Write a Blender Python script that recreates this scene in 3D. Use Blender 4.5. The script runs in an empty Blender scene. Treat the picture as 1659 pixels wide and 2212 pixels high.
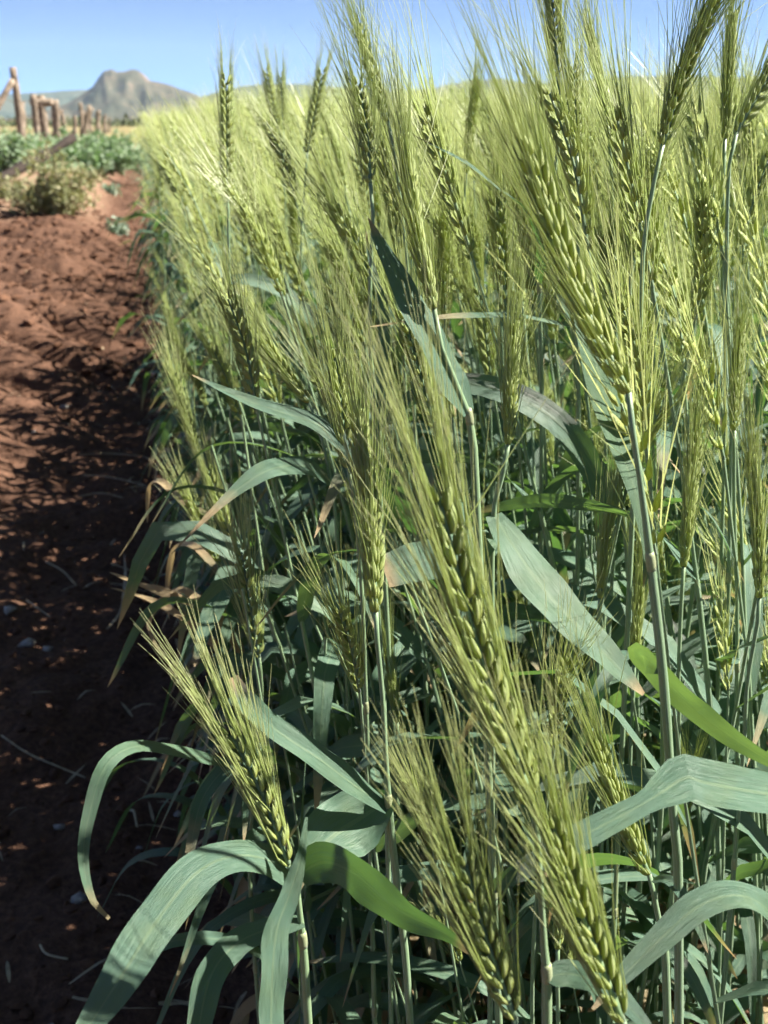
import bpy, math, random
import numpy as np

rng = np.random.default_rng(7)
random.seed(7)
scene = bpy.context.scene
COL = scene.collection

# ------------------------------------------------------------------ camera
CAM_H = 0.88
FPX = 2400.0                       # focal length in pixels of a 1659 x 2212 picture
PW, PH = 1659.0, 2212.0
TH = math.atan(841 / FPX)          # pitch below the horizon
PS = math.atan(0.225 * math.cos(TH))   # turn to the right of the path
FW = np.array([math.sin(PS) * math.cos(TH), math.cos(PS) * math.cos(TH), -math.sin(TH)])
RT = np.array([math.cos(PS), -math.sin(PS), 0.0])
UP = np.cross(RT, FW)
EYE = np.array([0.0, 0.0, CAM_H])
cam_data = bpy.data.cameras.new('camera')
cam = bpy.data.objects.new('camera', cam_data)
COL.objects.link(cam)
cam.location = EYE
cam.rotation_euler = (math.pi / 2 - TH, 0, -PS)
cam_data.sensor_fit = 'VERTICAL'
cam_data.sensor_height = 36.0
cam_data.sensor_width = 27.0
cam_data.lens = 36.0 * FPX / PH
cam_data.clip_start = 0.02
cam_data.clip_end = 30000
cam_data.dof.use_dof = True
cam_data.dof.focus_distance = 0.56
cam_data.dof.aperture_fstop = 18.0
scene.camera = cam

# ------------------------------------------------------------------ light
SUN_EL = math.radians(46)
SUN_AZ = math.radians(93)          # from +Y (the path) towards +X (the field)
world = bpy.data.worlds.new('World')
scene.world = world
world.use_nodes = True
wn = world.node_tree
wn.nodes.clear()
sky = wn.nodes.new('ShaderNodeTexSky')
sky.sky_type = 'NISHITA'
sky.sun_disc = False
sky.sun_elevation = SUN_EL
sky.sun_rotation = SUN_AZ
sky.altitude = 12500
sky.air_density = 1.0
sky.dust_density = 0.0
sky.ozone_density = 2.5
bgn = wn.nodes.new('ShaderNodeBackground')
bgn.inputs['Strength'].default_value = 0.055
wo = wn.nodes.new('ShaderNodeOutputWorld')
wn.links.new(sky.outputs[0], bgn.inputs[0])
wn.links.new(bgn.outputs[0], wo.inputs[0])
sun_data = bpy.data.lights.new('sun', 'SUN')
sun_data.energy = 5.0
sun_data.angle = math.radians(0.53)
sun_data.color = (1.0, 0.93, 0.80)
sun = bpy.data.objects.new('sun', sun_data)
COL.objects.link(sun)
SUN_DIR = np.array([math.cos(SUN_EL) * math.sin(SUN_AZ), math.cos(SUN_EL) * math.cos(SUN_AZ), math.sin(SUN_EL)])
from mathutils import Vector, Matrix
sun.rotation_euler = Vector(SUN_DIR).to_track_quat('Z', 'Y').to_euler()
sun.location = (20, 0, 20)

scene.view_settings.view_transform = 'Standard'
scene.view_settings.look = 'None'
scene.view_settings.gamma = 1.0
scene.view_settings.exposure = 2.02
scene.view_settings.use_curve_mapping = False
scene.render.engine = 'CYCLES'
scene.cycles.use_adaptive_sampling = True
scene.cycles.adaptive_threshold = 0.03
scene.cycles.max_bounces = 5
scene.cycles.diffuse_bounces = 2
scene.cycles.glossy_bounces = 2
scene.cycles.transmission_bounces = 4
scene.cycles.volume_bounces = 0
scene.cycles.transparent_max_bounces = 4


# ------------------------------------------------------------------ helpers
def P(u, v, d):
    """A point seen at (u, v) of the 1659 x 2212 picture, d metres along the optical axis."""
    return EYE + FW * d + RT * ((u - PW / 2) / FPX * d) - UP * ((v - PH / 2) / FPX * d)


def project(p):
    q = np.asarray(p) - EYE
    d = q @ FW
    return PW / 2 + FPX * (q @ RT) / d, PH / 2 - FPX * (q @ UP) / d, d


def unit(v):
    v = np.asarray(v, float)
    return v / (np.linalg.norm(v) + 1e-12)


def spline(pts, n):
    """Catmull-Rom through pts, n samples evenly along the length."""
    pts = np.asarray(pts, float)
    if len(pts) == 2:
        t = np.linspace(0, 1, n)[:, None]
        return pts[0] * (1 - t) + pts[1] * t
    ext = np.vstack([2 * pts[0] - pts[1], pts, 2 * pts[-1] - pts[-2]])
    out = []
    for i in range(1, len(ext) - 2):
        p0, p1, p2, p3 = ext[i - 1:i + 3]
        t = np.linspace(0, 1, 16, endpoint=False)[:, None]
        out.append(0.5 * (2 * p1 + (p2 - p0) * t + (2 * p0 - 5 * p1 + 4 * p2 - p3) * t ** 2 + (3 * p1 - p0 - 3 * p2 + p3) * t ** 3))
    c = np.vstack(out + [pts[-1:]])
    s = np.concatenate([[0], np.cumsum(np.linalg.norm(np.diff(c, axis=0), axis=1))])
    q = np.linspace(0, s[-1], n)
    return np.stack([np.interp(q, s, c[:, k]) for k in range(3)], 1)


def tangents(c):
    t = np.gradient(c, axis=0)
    return t / (np.linalg.norm(t, axis=1)[:, None] + 1e-12)


class Geo:
    """Vertices, triangles, a material slot for each triangle and (along, across, dry) for each vertex."""

    def __init__(self):
        self.V, self.T, self.M, self.A = [], [], [], []
        self.n = 0

    def add(self, V, T, m=0, A=None):
        V = np.asarray(V, float).reshape(-1, 3)
        T = np.asarray(T, int).reshape(-1, 3)
        if A is None:
            A = np.zeros((len(V), 3))
        self.V.append(V)
        self.T.append(T + self.n)
        self.M.append(np.full(len(T), m, int) if np.isscalar(m) else np.asarray(m, int))
        self.A.append(np.asarray(A, float))
        self.n += len(V)
        return self

    def arrays(self):
        return np.vstack(self.V), np.vstack(self.T), np.concatenate(self.M), np.vstack(self.A)

    def join(self, other, M4=None):
        V, T, M, A = other.arrays()
        if M4 is not None:
            V = V @ M4[:3, :3].T + M4[:3, 3]
        return self.add(V, T, M, A)


def quads_to_tris(q):
    q = np.asarray(q, int)
    return np.vstack([q[:, [0, 1, 2]], q[:, [0, 2, 3]]])


def grid_tris(nr, nc, wrap=False):
    r, c = np.meshgrid(np.arange(nr - 1), np.arange(nc if wrap else nc - 1), indexing='ij')
    r, c = r.ravel(), c.ravel()
    c2 = (c + 1) % nc
    return quads_to_tris(np.stack([r * nc + c, r * nc + c2, (r + 1) * nc + c2, (r + 1) * nc + c], 1))


def make_mesh(name, geo, mats, smooth=True, tint=None):
    V, T, M, A = geo.arrays()
    me = bpy.data.meshes.new(name)
    me.vertices.add(len(V))
    me.vertices.foreach_set('co', V.astype(np.float32).ravel())
    me.loops.add(len(T) * 3)
    me.loops.foreach_set('vertex_index', T.astype(np.int32).ravel())
    me.polygons.add(len(T))
    me.polygons.foreach_set('loop_start', np.arange(0, len(T) * 3, 3, dtype=np.int32))
    for m in mats:
        me.materials.append(m)
    me.polygons.foreach_set('material_index', M.astype(np.int32))
    me.polygons.foreach_set('use_smooth', np.full(len(T), smooth))
    at = me.attributes.new('shape', 'FLOAT_VECTOR', 'POINT')
    at.data.foreach_set('vector', A.astype(np.float32).ravel())
    if tint is not None:
        at = me.attributes.new('tint', 'FLOAT', 'POINT')
        at.data.foreach_set('value', np.asarray(tint, np.float32))
    me.update(calc_edges=True)
    return me


def link(name, me, parent=None, matrix=None):
    o = bpy.data.objects.new(name, me)
    COL.objects.link(o)
    if parent is not None:
        o.parent = parent
    if matrix is not None:
        o.matrix_local = Matrix(matrix.tolist())
    return o


def tag(o, label=None, category=None, group=None, kind=None):
    for k, v in (('label', label), ('category', category), ('group', group), ('kind', kind)):
        if v:
            o[k] = v
    return o


def empty(name, loc=(0, 0, 0)):
    o = bpy.data.objects.new(name, None)
    o.empty_display_size = 0.02
    COL.objects.link(o)
    o.location = loc
    return o


def tube(geo, c, r, sides=6, m=0, cap=True, dry=0.0, along=None):
    c = np.asarray(c, float)
    n = len(c)
    r = np.broadcast_to(np.asarray(r, float), (n,))
    T = tangents(c)
    ref = np.array([0.31, 0.95, 0.05])
    N = np.cross(T, ref)
    N /= np.linalg.norm(N, axis=1)[:, None] + 1e-12
    B = np.cross(T, N)
    a = np.linspace(0, 2 * math.pi, sides, endpoint=False)
    V = c[:, None, :] + r[:, None, None] * (np.cos(a)[None, :, None] * N[:, None, :] + np.sin(a)[None, :, None] * B[:, None, :])
    V = V.reshape(-1, 3)
    tr = grid_tris(n, sides, True)
    al = np.repeat(np.linspace(0, 1, n) if along is None else along, sides)
    A = np.stack([al, np.tile(a / math.pi - 1, n), np.full(n * sides, dry)], 1)
    if cap:
        V = np.vstack([V, c[:1], c[-1:]])
        A = np.vstack([A, [[0, 0, dry], [1, 0, dry]]])
        k = np.arange(sides)
        k2 = (k + 1) % sides
        tr = np.vstack([tr, np.stack([k2, k, np.full(sides, n * sides)], 1),
                        np.stack([(n - 1) * sides + k, (n - 1) * sides + k2, np.full(sides, n * sides + 1)], 1)])
    geo.add(V, tr, m, A)
    return geo


def ribbon(geo, c, width, normal, ncross=5, fold=0.25, m=0, dry=None, ruffle=0.0, twist=0.0, prof=None, seed=0):
    """A leaf blade along the curve c (base to tip); normal = hint(s) of the upper side, fold = depth of the midrib crease."""
    n = len(c)
    t = np.linspace(0, 1, n)
    T = tangents(c)
    Nh = np.broadcast_to(np.asarray(normal, float), (n, 3))
    W = np.cross(T, Nh)
    W /= np.linalg.norm(W, axis=1)[:, None] + 1e-9
    for i in range(1, n):
        if W[i] @ W[i - 1] < 0:
            W[i] = -W[i]
    k = np.array([.2, .6, .2])
    for _ in range(2):
        Wp = np.vstack([W[:1], W, W[-1:]])
        W = Wp[:-2] * k[0] + Wp[1:-1] * k[1] + Wp[2:] * k[2]
    W /= np.linalg.norm(W, axis=1)[:, None] + 1e-9
    N = np.cross(W, T)
    if twist:
        a = (twist * t)[:, None]
        W, N = W * np.cos(a) + N * np.sin(a), N * np.cos(a) - W * np.sin(a)
    if prof is None:
        w = np.minimum(1, (t / 0.12 + .35)) * np.clip((1 - t) / 0.55, 0, 1) ** 0.62
        w = np.maximum(w, 0.02)
    else:
        w = np.interp(t, np.linspace(0, 1, len(prof)), prof)
    w = w * width / 2
    r0 = np.random.default_rng(seed + 11)
    ph = r0.uniform(0, 6.28, 4)
    x = np.linspace(-1, 1, ncross)
    fo = fold * (0.75 + 0.5 * np.sin(3 * t + ph[0]))
    lift = np.abs(x)[None, :] * (fo * w)[:, None] - (x ** 2)[None, :] * (0.25 * fo * w)[:, None]
    ruf = ruffle * w[:, None] * (np.maximum(x, 0)[None, :] ** 2 * np.sin(21 * t + ph[1])[:, None] + np.maximum(-x, 0)[None, :] ** 2 * np.sin(17 * t + ph[2])[:, None])
    V = c[:, None, :] + (w[:, None] * x[None, :])[:, :, None] * W[:, None, :] + (lift + ruf)[:, :, None] * N[:, None, :]
    d = np.zeros(n) if dry is None else np.interp(t, np.linspace(0, 1, len(dry)), dry)
    A = np.stack([np.repeat(t, ncross), np.tile(x, n), np.repeat(d, ncross)], 1)
    geo.add(V.reshape(-1, 3), grid_tris(n, ncross), m, A)
    return geo


# ------------------------------------------------------------------ materials
def new_mat(name):
    m = bpy.data.materials.new(name)
    m.use_nodes = True
    nt = m.node_tree
    nt.nodes.clear()
    return m, nt, nt.nodes.new, nt.links.new


def ramp(nt, fac, stops):
    r = nt.nodes.new('ShaderNodeValToRGB')
    while len(r.color_ramp.elements) > 1:
        r.color_ramp.elements.remove(r.color_ramp.elements[-1])
    r.color_ramp.elements[0].position = stops[0][0]
    r.color_ramp.elements[0].color = (*stops[0][1], 1)
    for p, c in stops[1:]:
        e = r.color_ramp.elements.new(p)
        e.color = (*c, 1)
    nt.links.new(fac, r.inputs[0])
    return r.outputs[0]


def math_node(nt, op, a, b=None, clamp=False):
    m = nt.nodes.new('ShaderNodeMath')
    m.operation = op
    m.use_clamp = clamp
    for i, x in enumerate((a, b)):
        if x is None:
            continue
        if isinstance(x, (int, float)):
            m.inputs[i].default_value = x
        else:
            nt.links.new(x, m.inputs[i])
    return m.outputs[0]


def mixc(nt, fac, a, b, mode='MIX'):
    m = nt.nodes.new('ShaderNodeMix')
    m.data_type = 'RGBA'
    m.blend_type = mode
    for sock, x in ((m.inputs[0], fac), (m.inputs[6], a), (m.inputs[7], b)):
        if isinstance(x, (int, float)):
            sock.default_value = x
        elif isinstance(x, tuple):
            sock.default_value = (*x, 1)
        else:
            nt.links.new(x, sock)
    return m.outputs[2]


def noise(nt, vec, scale, detail=3, rough=0.55):
    n = nt.nodes.new('ShaderNodeTexNoise')
    n.inputs['Scale'].default_value = scale
    n.inputs['Detail'].default_value = detail
    n.inputs['Roughness'].default_value = rough
    if vec is not None:
        nt.links.new(vec, n.inputs['Vector'])
    return n.outputs['Fac']


def plant_nodes(nt):
    """-> along, across, dry, tint (a random 0..1 for each object, or for each plant of a mass)"""
    a = nt.nodes.new('ShaderNodeAttribute')
    a.attribute_name = 'shape'
    s = nt.nodes.new('ShaderNodeSeparateXYZ')
    nt.links.new(a.outputs['Vector'], s.inputs[0])
    t = nt.nodes.new('ShaderNodeAttribute')
    t.attribute_name = 'tint'
    oi = nt.nodes.new('ShaderNodeObjectInfo')
    tint = math_node(nt, 'FRACT', math_node(nt, 'ADD', t.outputs['Fac'], oi.outputs['Random']))
    return s.outputs[0], s.outputs[1], s.outputs[2], tint, a.outputs['Vector']


def finish(nt, color, rough, spec, trans_color, trans, bump=None, sheen=0.0, strength=0.3):
    b = nt.nodes.new('ShaderNodeBsdfPrincipled')
    nt.links.new(color, b.inputs['Base Color'])
    if isinstance(rough, (int, float)):
        b.inputs['Roughness'].default_value = rough
    else:
        nt.links.new(rough, b.inputs['Roughness'])
    b.inputs['Specular IOR Level'].default_value = spec
    if sheen:
        b.inputs['Sheen Weight'].default_value = sheen
        b.inputs['Sheen Roughness'].default_value = 0.5
        b.inputs['Sheen Tint'].default_value = (0.85, 0.95, 1, 1)
    if bump is not None:
        bn = nt.nodes.new('ShaderNodeBump')
        bn.inputs['Strength'].default_value = strength
        bn.inputs['Distance'].default_value = 0.0006
        nt.links.new(bump, bn.inputs['Height'])
        nt.links.new(bn.outputs[0], b.inputs['Normal'])
    out = nt.nodes.new('ShaderNodeOutputMaterial')
    if trans:
        tr = nt.nodes.new('ShaderNodeBsdfTranslucent')
        if isinstance(trans_color, tuple):
            tr.inputs[0].default_value = (*trans_color, 1)
        else:
            nt.links.new(trans_color, tr.inputs[0])
        mx = nt.nodes.new('ShaderNodeMixShader')
        mx.inputs[0].default_value = trans
        nt.links.new(b.outputs[0], mx.inputs[1])
        nt.links.new(tr.outputs[0], mx.inputs[2])
        nt.links.new(mx.outputs[0], out.inputs[0])
    else:
        nt.links.new(b.outputs[0], out.inputs[0])


def mat_leaf():
    m, nt, N, L = new_mat('wheat_leaf')
    al, ac, dry, tint, vec = plant_nodes(nt)
    mp = N('ShaderNodeMapping')
    mp.inputs['Scale'].default_value = (1.0, 14.0, 0.0)
    L(vec, mp.inputs[0])
    veins = noise(nt, mp.outputs[0], 3.0, 2, 0.6)
    tc = N('ShaderNodeTexCoord')
    blot = noise(nt, tc.outputs['Object'], 60, 4, 0.6)
    green = ramp(nt, tint, [(0, (0.040, 0.105, 0.068)), (0.35, (0.055, 0.135, 0.092)), (0.7, (0.066, 0.15, 0.112)), (1, (0.082, 0.165, 0.070))])
    green = mixc(nt, math_node(nt, 'MULTIPLY', math_node(nt, 'SUBTRACT', veins, 0.3, True), 1.7), green, (0.165, 0.27, 0.195))
    green = mixc(nt, math_node(nt, 'MULTIPLY', math_node(nt, 'SUBTRACT', blot, 0.45, True), 1.6), green, (0.13, 0.19, 0.085))
    rib = math_node(nt, 'LESS_THAN', math_node(nt, 'ABSOLUTE', ac), 0.07)
    green = mixc(nt, math_node(nt, 'MULTIPLY', rib, 0.5), green, (0.20, 0.29, 0.17))
    dr = math_node(nt, 'ADD', dry, math_node(nt, 'MULTIPLY', math_node(nt, 'SUBTRACT', blot, 0.5), 0.55))
    dr = math_node(nt, 'MULTIPLY', math_node(nt, 'SUBTRACT', dr, 0.25), 2.4, True)
    drym = math_node(nt, 'MULTIPLY', dr, math_node(nt, 'GREATER_THAN', dry, 0.02))
    col = mixc(nt, drym, green, mixc(nt, veins, (0.30, 0.20, 0.10), (0.55, 0.45, 0.27)))
    tcol = mixc(nt, drym, mixc(nt, math_node(nt, 'MULTIPLY', math_node(nt, 'SUBTRACT', veins, 0.36, True), 2.6, True), ramp(nt, tint, [(0, (0.11, 0.24, 0.035)), (1, (0.18, 0.29, 0.05))]), (0.045, 0.115, 0.03)), (0.40, 0.30, 0.13))
    rough = math_node(nt, 'ADD', 0.36, math_node(nt, 'MULTIPLY', veins, 0.22))
    finish(nt, col, rough, 0.55, tcol, 0.36, veins, 0.04, 1.0)
    return m


def mat_stem():
    m, nt, N, L = new_mat('wheat_stem')
    al, ac, dry, tint, vec = plant_nodes(nt)
    mp = N('ShaderNodeMapping')
    mp.inputs['Scale'].default_value = (9.0, 6.0, 0.0)
    L(vec, mp.inputs[0])
    v = noise(nt, mp.outputs[0], 3.0, 3, 0.6)
    c = ramp(nt, v, [(0.3, (0.09, 0.17, 0.07)), (0.5, (0.16, 0.25, 0.14)), (0.7, (0.27, 0.36, 0.27))])
    c = mixc(nt, math_node(nt, 'MULTIPLY', tint, 0.35), c, (0.20, 0.29, 0.12))
    c = mixc(nt, dry, c, (0.42, 0.33, 0.17))
    finish(nt, c, 0.42, 0.5, (0.2, 0.3, 0.08), 0.08, v, 0.15, 0.25)
    return m


def mat_ear():
    m, nt, N, L = new_mat('wheat_spikelet')
    al, ac, dry, tint, vec = plant_nodes(nt)
    tc = N('ShaderNodeTexCoord')
    v = noise(nt, tc.outputs['Object'], 420, 3, 0.6)
    c = ramp(nt, al, [(0.0, (0.58, 0.60, 0.11)), (0.3, (0.52, 0.57, 0.14)), (0.6, (0.40, 0.50, 0.18)), (1.0, (0.48, 0.55, 0.27))])
    c = mixc(nt, math_node(nt, 'MULTIPLY', tint, 0.6), c, (0.24, 0.34, 0.12))
    c = mixc(nt, math_node(nt, 'MULTIPLY', v, 0.4), c, (0.28, 0.36, 0.10))
    mp = N('ShaderNodeMapping')
    mp.inputs['Scale'].default_value = (0.5, 7.0, 0.0)
    L(vec, mp.inputs[0])
    str_ = noise(nt, mp.outputs[0], 3.0, 2, 0.6)
    c = mixc(nt, math_node(nt, 'MULTIPLY', math_node(nt, 'SUBTRACT', str_, 0.4, True), 1.6), c, (0.42, 0.48, 0.22))
    rim = math_node(nt, 'MULTIPLY', math_node(nt, 'SUBTRACT', math_node(nt, 'ABSOLUTE', ac), 0.78), 4.0, True)
    c = mixc(nt, math_node(nt, 'MULTIPLY', rim, 0.55), c, (0.55, 0.58, 0.33))
    finish(nt, c, 0.48, 0.4, (0.50, 0.58, 0.10), 0.36, str_, 0.0, 0.8)
    return m


def mat_awn():
    m, nt, N, L = new_mat('wheat_awn')
    al, ac, dry, tint, vec = plant_nodes(nt)
    c = ramp(nt, al, [(0, (0.38, 0.48, 0.15)), (0.5, (0.46, 0.54, 0.24)), (1, (0.56, 0.57, 0.34))])
    c = mixc(nt, math_node(nt, 'MULTIPLY', tint, 0.8), c, (0.23, 0.31, 0.105))
    finish(nt, c, 0.36, 0.7, (0.60, 0.66, 0.26), 0.38)
    return m


LEAF, STEM, EAR, AWN = mat_leaf(), mat_stem(), mat_ear(), mat_awn()
MATS = [LEAF, STEM, EAR, AWN]


def mat_simple(name, stops, scale, rough=0.8, detail=4, trans=0.0, tcol=(0.1, 0.2, 0.05), bump=0.0, vary=0.0):
    m, nt, N, L = new_mat(name)
    tc = N('ShaderNodeTexCoord')
    v = noise(nt, tc.outputs['Object'], scale, detail, 0.6)
    c = ramp(nt, v, stops)
    if vary:
        al, ac, dry, tint, vec = plant_nodes(nt)
        c = mixc(nt, math_node(nt, 'MULTIPLY', al, vary), c, stops[-1][1])
    b = N('ShaderNodeBsdfPrincipled')
    L(c, b.inputs['Base Color'])
    b.inputs['Roughness'].default_value = rough
    b.inputs['Specular IOR Level'].default_value = 0.25
    if bump:
        bn = N('ShaderNodeBump')
        bn.inputs['Strength'].default_value = 0.6
        bn.inputs['Distance'].default_value = bump
        L(v, bn.inputs['Height'])
        L(bn.outputs[0], b.inputs['Normal'])
    o = N('ShaderNodeOutputMaterial')
    if trans:
        t = N('ShaderNodeBsdfTranslucent')
        t.inputs[0].default_value = (*tcol, 1)
        x = N('ShaderNodeMixShader')
        x.inputs[0].default_value = trans
        L(b.outputs[0], x.inputs[1])
        L(t.outputs[0], x.inputs[2])
        L(x.outputs[0], o.inputs[0])
    else:
        L(b.outputs[0], o.inputs[0])
    return m


WOOD = mat_simple('weathered_wood', [(0.3, (0.07, 0.055, 0.042)), (0.5, (0.19, 0.15, 0.115)), (0.7, (0.33, 0.275, 0.22))], 9, 0.85, 5, bump=0.01)
DARKWOOD = mat_simple('dark_log_bark', [(0.3, (0.014, 0.011, 0.010)), (0.6, (0.035, 0.026, 0.022)), (0.75, (0.10, 0.065, 0.045))], 7, 0.9, 5, bump=0.01)
WIRE = mat_simple('rusty_wire', [(0.3, (0.10, 0.06, 0.04)), (0.7, (0.2, 0.15, 0.12))], 20, 0.6)
WEED = mat_simple('green_weed_leaf', [(0.3, (0.14, 0.23, 0.13)), (0.5, (0.25, 0.34, 0.22)), (0.7, (0.40, 0.47, 0.36))], 9, 0.6, trans=0.3, tcol=(0.15, 0.28, 0.07))
DRYBUSH = mat_simple('dry_bush_leaf', [(0.3, (0.13, 0.16, 0.075)), (0.5, (0.25, 0.26, 0.14)), (0.7, (0.42, 0.38, 0.27))], 14, 0.7, trans=0.25, tcol=(0.25, 0.28, 0.08))
PALEWEED = mat_simple('pale_weed_leaf', [(0.3, (0.20, 0.30, 0.22)), (0.7, (0.36, 0.44, 0.36))], 12, 0.6, trans=0.25, tcol=(0.2, 0.3, 0.15))
TWIG = mat_simple('dry_twig', [(0.3, (0.14, 0.10, 0.06)), (0.7, (0.28, 0.21, 0.13))], 20, 0.85)
STRAW = mat_simple('dry_straw', [(0.3, (0.30, 0.24, 0.15)), (0.7, (0.55, 0.46, 0.32))], 60, 0.7, trans=0.1, tcol=(0.4, 0.3, 0.15))
STONE = mat_simple('pale_stone', [(0.3, (0.22, 0.19, 0.17)), (0.7, (0.48, 0.45, 0.42))], 60, 0.8, bump=0.002)
CLOD = mat_simple('soil_clod', [(0.3, (0.055, 0.028, 0.018)), (0.7, (0.15, 0.075, 0.045))], 40, 0.95, bump=0.002)
SCRUB = mat_simple('scrub_foliage', [(0.3, (0.045, 0.065, 0.028)), (0.55, (0.09, 0.11, 0.05)), (0.75, (0.17, 0.17, 0.09))], 0.25, 0.8)


def mat_ground():
    m, nt, N, L = new_mat('red_soil')
    g = N('ShaderNodeNewGeometry')
    pos = g.outputs['Position']
    fine = noise(nt, pos, 90, 5, 0.65)
    mid = noise(nt, pos, 11, 5, 0.6)
    big = noise(nt, pos, 1.3, 4, 0.55)
    soil = ramp(nt, fine, [(0.3, (0.045, 0.026, 0.020)), (0.5, (0.095, 0.053, 0.037)), (0.72, (0.18, 0.10, 0.066))])
    soil = mixc(nt, math_node(nt, 'MULTIPLY', mid, 0.5), soil, (0.125, 0.066, 0.043))
    sx = N('ShaderNodeSeparateXYZ')
    L(pos, sx.inputs[0])
    # sandy, trampled earth on the bank beyond the tilled strip
    sand = ramp(nt, fine, [(0.3, (0.15, 0.095, 0.066)), (0.7, (0.29, 0.20, 0.14))])
    far = math_node(nt, 'MULTIPLY', math_node(nt, 'SUBTRACT', math_node(nt, 'ADD', sx.outputs[1], math_node(nt, 'MULTIPLY', big, 3.0)), 11.0), 0.7, True)
    left = math_node(nt, 'MULTIPLY', math_node(nt, 'SUBTRACT', math_node(nt, 'MULTIPLY', sx.outputs[0], -1.0), 0.28), 3.0, True)
    col = mixc(nt, math_node(nt, 'MULTIPLY', far, left), soil, sand)
    # dry grassland far away
    grass = ramp(nt, big, [(0.3, (0.10, 0.10, 0.045)), (0.5, (0.20, 0.17, 0.085)), (0.7, (0.28, 0.22, 0.12))])
    away = math_node(nt, 'MULTIPLY', math_node(nt, 'SUBTRACT', sx.outputs[1], 28), 0.05, True)
    col = mixc(nt, away, col, grass)
    b = N('ShaderNodeBsdfPrincipled')
    L(col, b.inputs['Base Color'])
    b.inputs['Roughness'].default_value = 0.95
    b.inputs['Specular IOR Level'].default_value = 0.1
    bn = N('ShaderNodeBump')
    bn.inputs['Strength'].default_value = 0.9
    bn.inputs['Distance'].default_value = 0.006
    L(math_node(nt, 'ADD', fine, math_node(nt, 'MULTIPLY', mid, 1.5)), bn.inputs['Height'])
    L(bn.outputs[0], b.inputs['Normal'])
    o = N('ShaderNodeOutputMaterial')
    L(b.outputs[0], o.inputs[0])
    return m


def mat_hill(name, a, b_, c_, scale):
    m, nt, N, L = new_mat(name)
    g = N('ShaderNodeNewGeometry')
    v = noise(nt, g.outputs['Position'], scale, 6, 0.62)
    w = noise(nt, g.outputs['Position'], scale * 6, 4, 0.6)
    s = N('ShaderNodeSeparateXYZ')
    L(g.outputs['Normal'], s.inputs[0])
    steep = math_node(nt, 'MULTIPLY', math_node(nt, 'SUBTRACT', 0.84, s.outputs[2]), 5.0, True)
    veg = ramp(nt, math_node(nt, 'ADD', math_node(nt, 'MULTIPLY', v, 0.6), math_node(nt, 'MULTIPLY', w, 0.4)), [(0.36, a), (0.5, b_), (0.62, c_)])
    rock = ramp(nt, w, [(0.3, (0.10, 0.07, 0.06)), (0.7, (0.26, 0.19, 0.145))])
    col = mixc(nt, math_node(nt, 'MULTIPLY', steep, math_node(nt, 'MULTIPLY', v, 1.3)), veg, rock)
    b = N('ShaderNodeBsdfPrincipled')
    L(col, b.inputs['Base Color'])
    b.inputs['Roughness'].default_value = 1.0
    b.inputs['Specular IOR Level'].default_value = 0.0
    o = N('ShaderNodeOutputMaterial')
    L(b.outputs[0], o.inputs[0])
    return m


# ------------------------------------------------------------------ ground
_perm = np.random.default_rng(3).uniform(0, 1, (64, 64))


def vnoise(x, y):
    x0, y0 = np.floor(x).astype(int), np.floor(y).astype(int)
    fx, fy = x - x0, y - y0
    fx, fy = fx * fx * (3 - 2 * fx), fy * fy * (3 - 2 * fy)
    g = lambda i, j: _perm[i % 64, j % 64]
    return (g(x0, y0) * (1 - fx) + g(x0 + 1, y0) * fx) * (1 - fy) + (g(x0, y0 + 1) * (1 - fx) + g(x0 + 1, y0 + 1) * fx) * fy - 0.5


def sstep(a, b, x):
    t = np.clip((x - a) / (b - a), 0, 1)
    return t * t * (3 - 2 * t)


def ground_z(x, y):
    x, y = np.asarray(x, float), np.asarray(y, float)
    near = 1 - sstep(14, 40, y)
    bank = 0.11 * sstep(0.16, 0.62, -x) * near * sstep(1.0, 4.0, y)
    bank = bank + 0.10 * sstep(9.0, 12.5, y) * sstep(0.25, 0.8, -x) * (1 - sstep(25, 60, y))
    fade = (1 - sstep(18, 40, np.hypot(x, y)))
    wob = 0.35 * vnoise(x * 1.1, y * 0.45)
    ridges = 0.15 * (np.abs(np.sin((y + wob * 2.4 + 1.15 * x) * math.pi / 0.66)) - 0.5) * (0.7 + 1.2 * vnoise(x * 2.0 + 4, y * 0.9)) * sstep(0.05, 0.32, -x) * sstep(2.6, 4.2, y) * (1 - sstep(9.5, 11.5, y))
    rough = 0.045 * vnoise(x * 3.1, y * 3.1) + 0.028 * vnoise(x * 9, y * 9) + 0.014 * vnoise(x * 24, y * 24) + 0.008 * vnoise(x * 55, y * 55)
    return bank + ridges + rough * fade * (0.35 + 0.65 * sstep(-0.6, 0.05, -x))


def axis(segs):
    out = []
    for a, b, n in segs:
        out.append(np.linspace(a, b, n, endpoint=False))
    out.append([segs[-1][1]])
    return np.concatenate(out)


gx = axis([(-12000, -2000, 6), (-2000, -200, 8), (-200, -20, 10), (-20, -4, 16), (-4, -1.4, 26), (-1.4, 0.3, 120), (0.3, 2, 14), (2, 20, 20), (20, 200, 8), (200, 2000, 8), (2000, 12000, 6)])
gy = axis([(-3000, -100, 4), (-100, -4, 10), (-4, 0.5, 30), (0.5, 4, 230), (4, 12, 230), (12, 40, 60), (40, 200, 24), (200, 2000, 20), (2000, 14000, 10)])
GX, GY = np.meshgrid(gx, gy, indexing='ij')
GZ = ground_z(GX, GY)
g = Geo()
g.add(np.stack([GX, GY, GZ], 2).reshape(-1, 3), grid_tris(len(gx), len(gy))[:, ::-1])
GROUND = mat_ground()
tag(link('ground', make_mesh('ground', g, [GROUND])), 'red brown tilled soil strip and dry ground beside the wheat field', 'ground', kind='structure')

# ------------------------------------------------------------------ hills
HZ_V = 265.0


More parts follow.
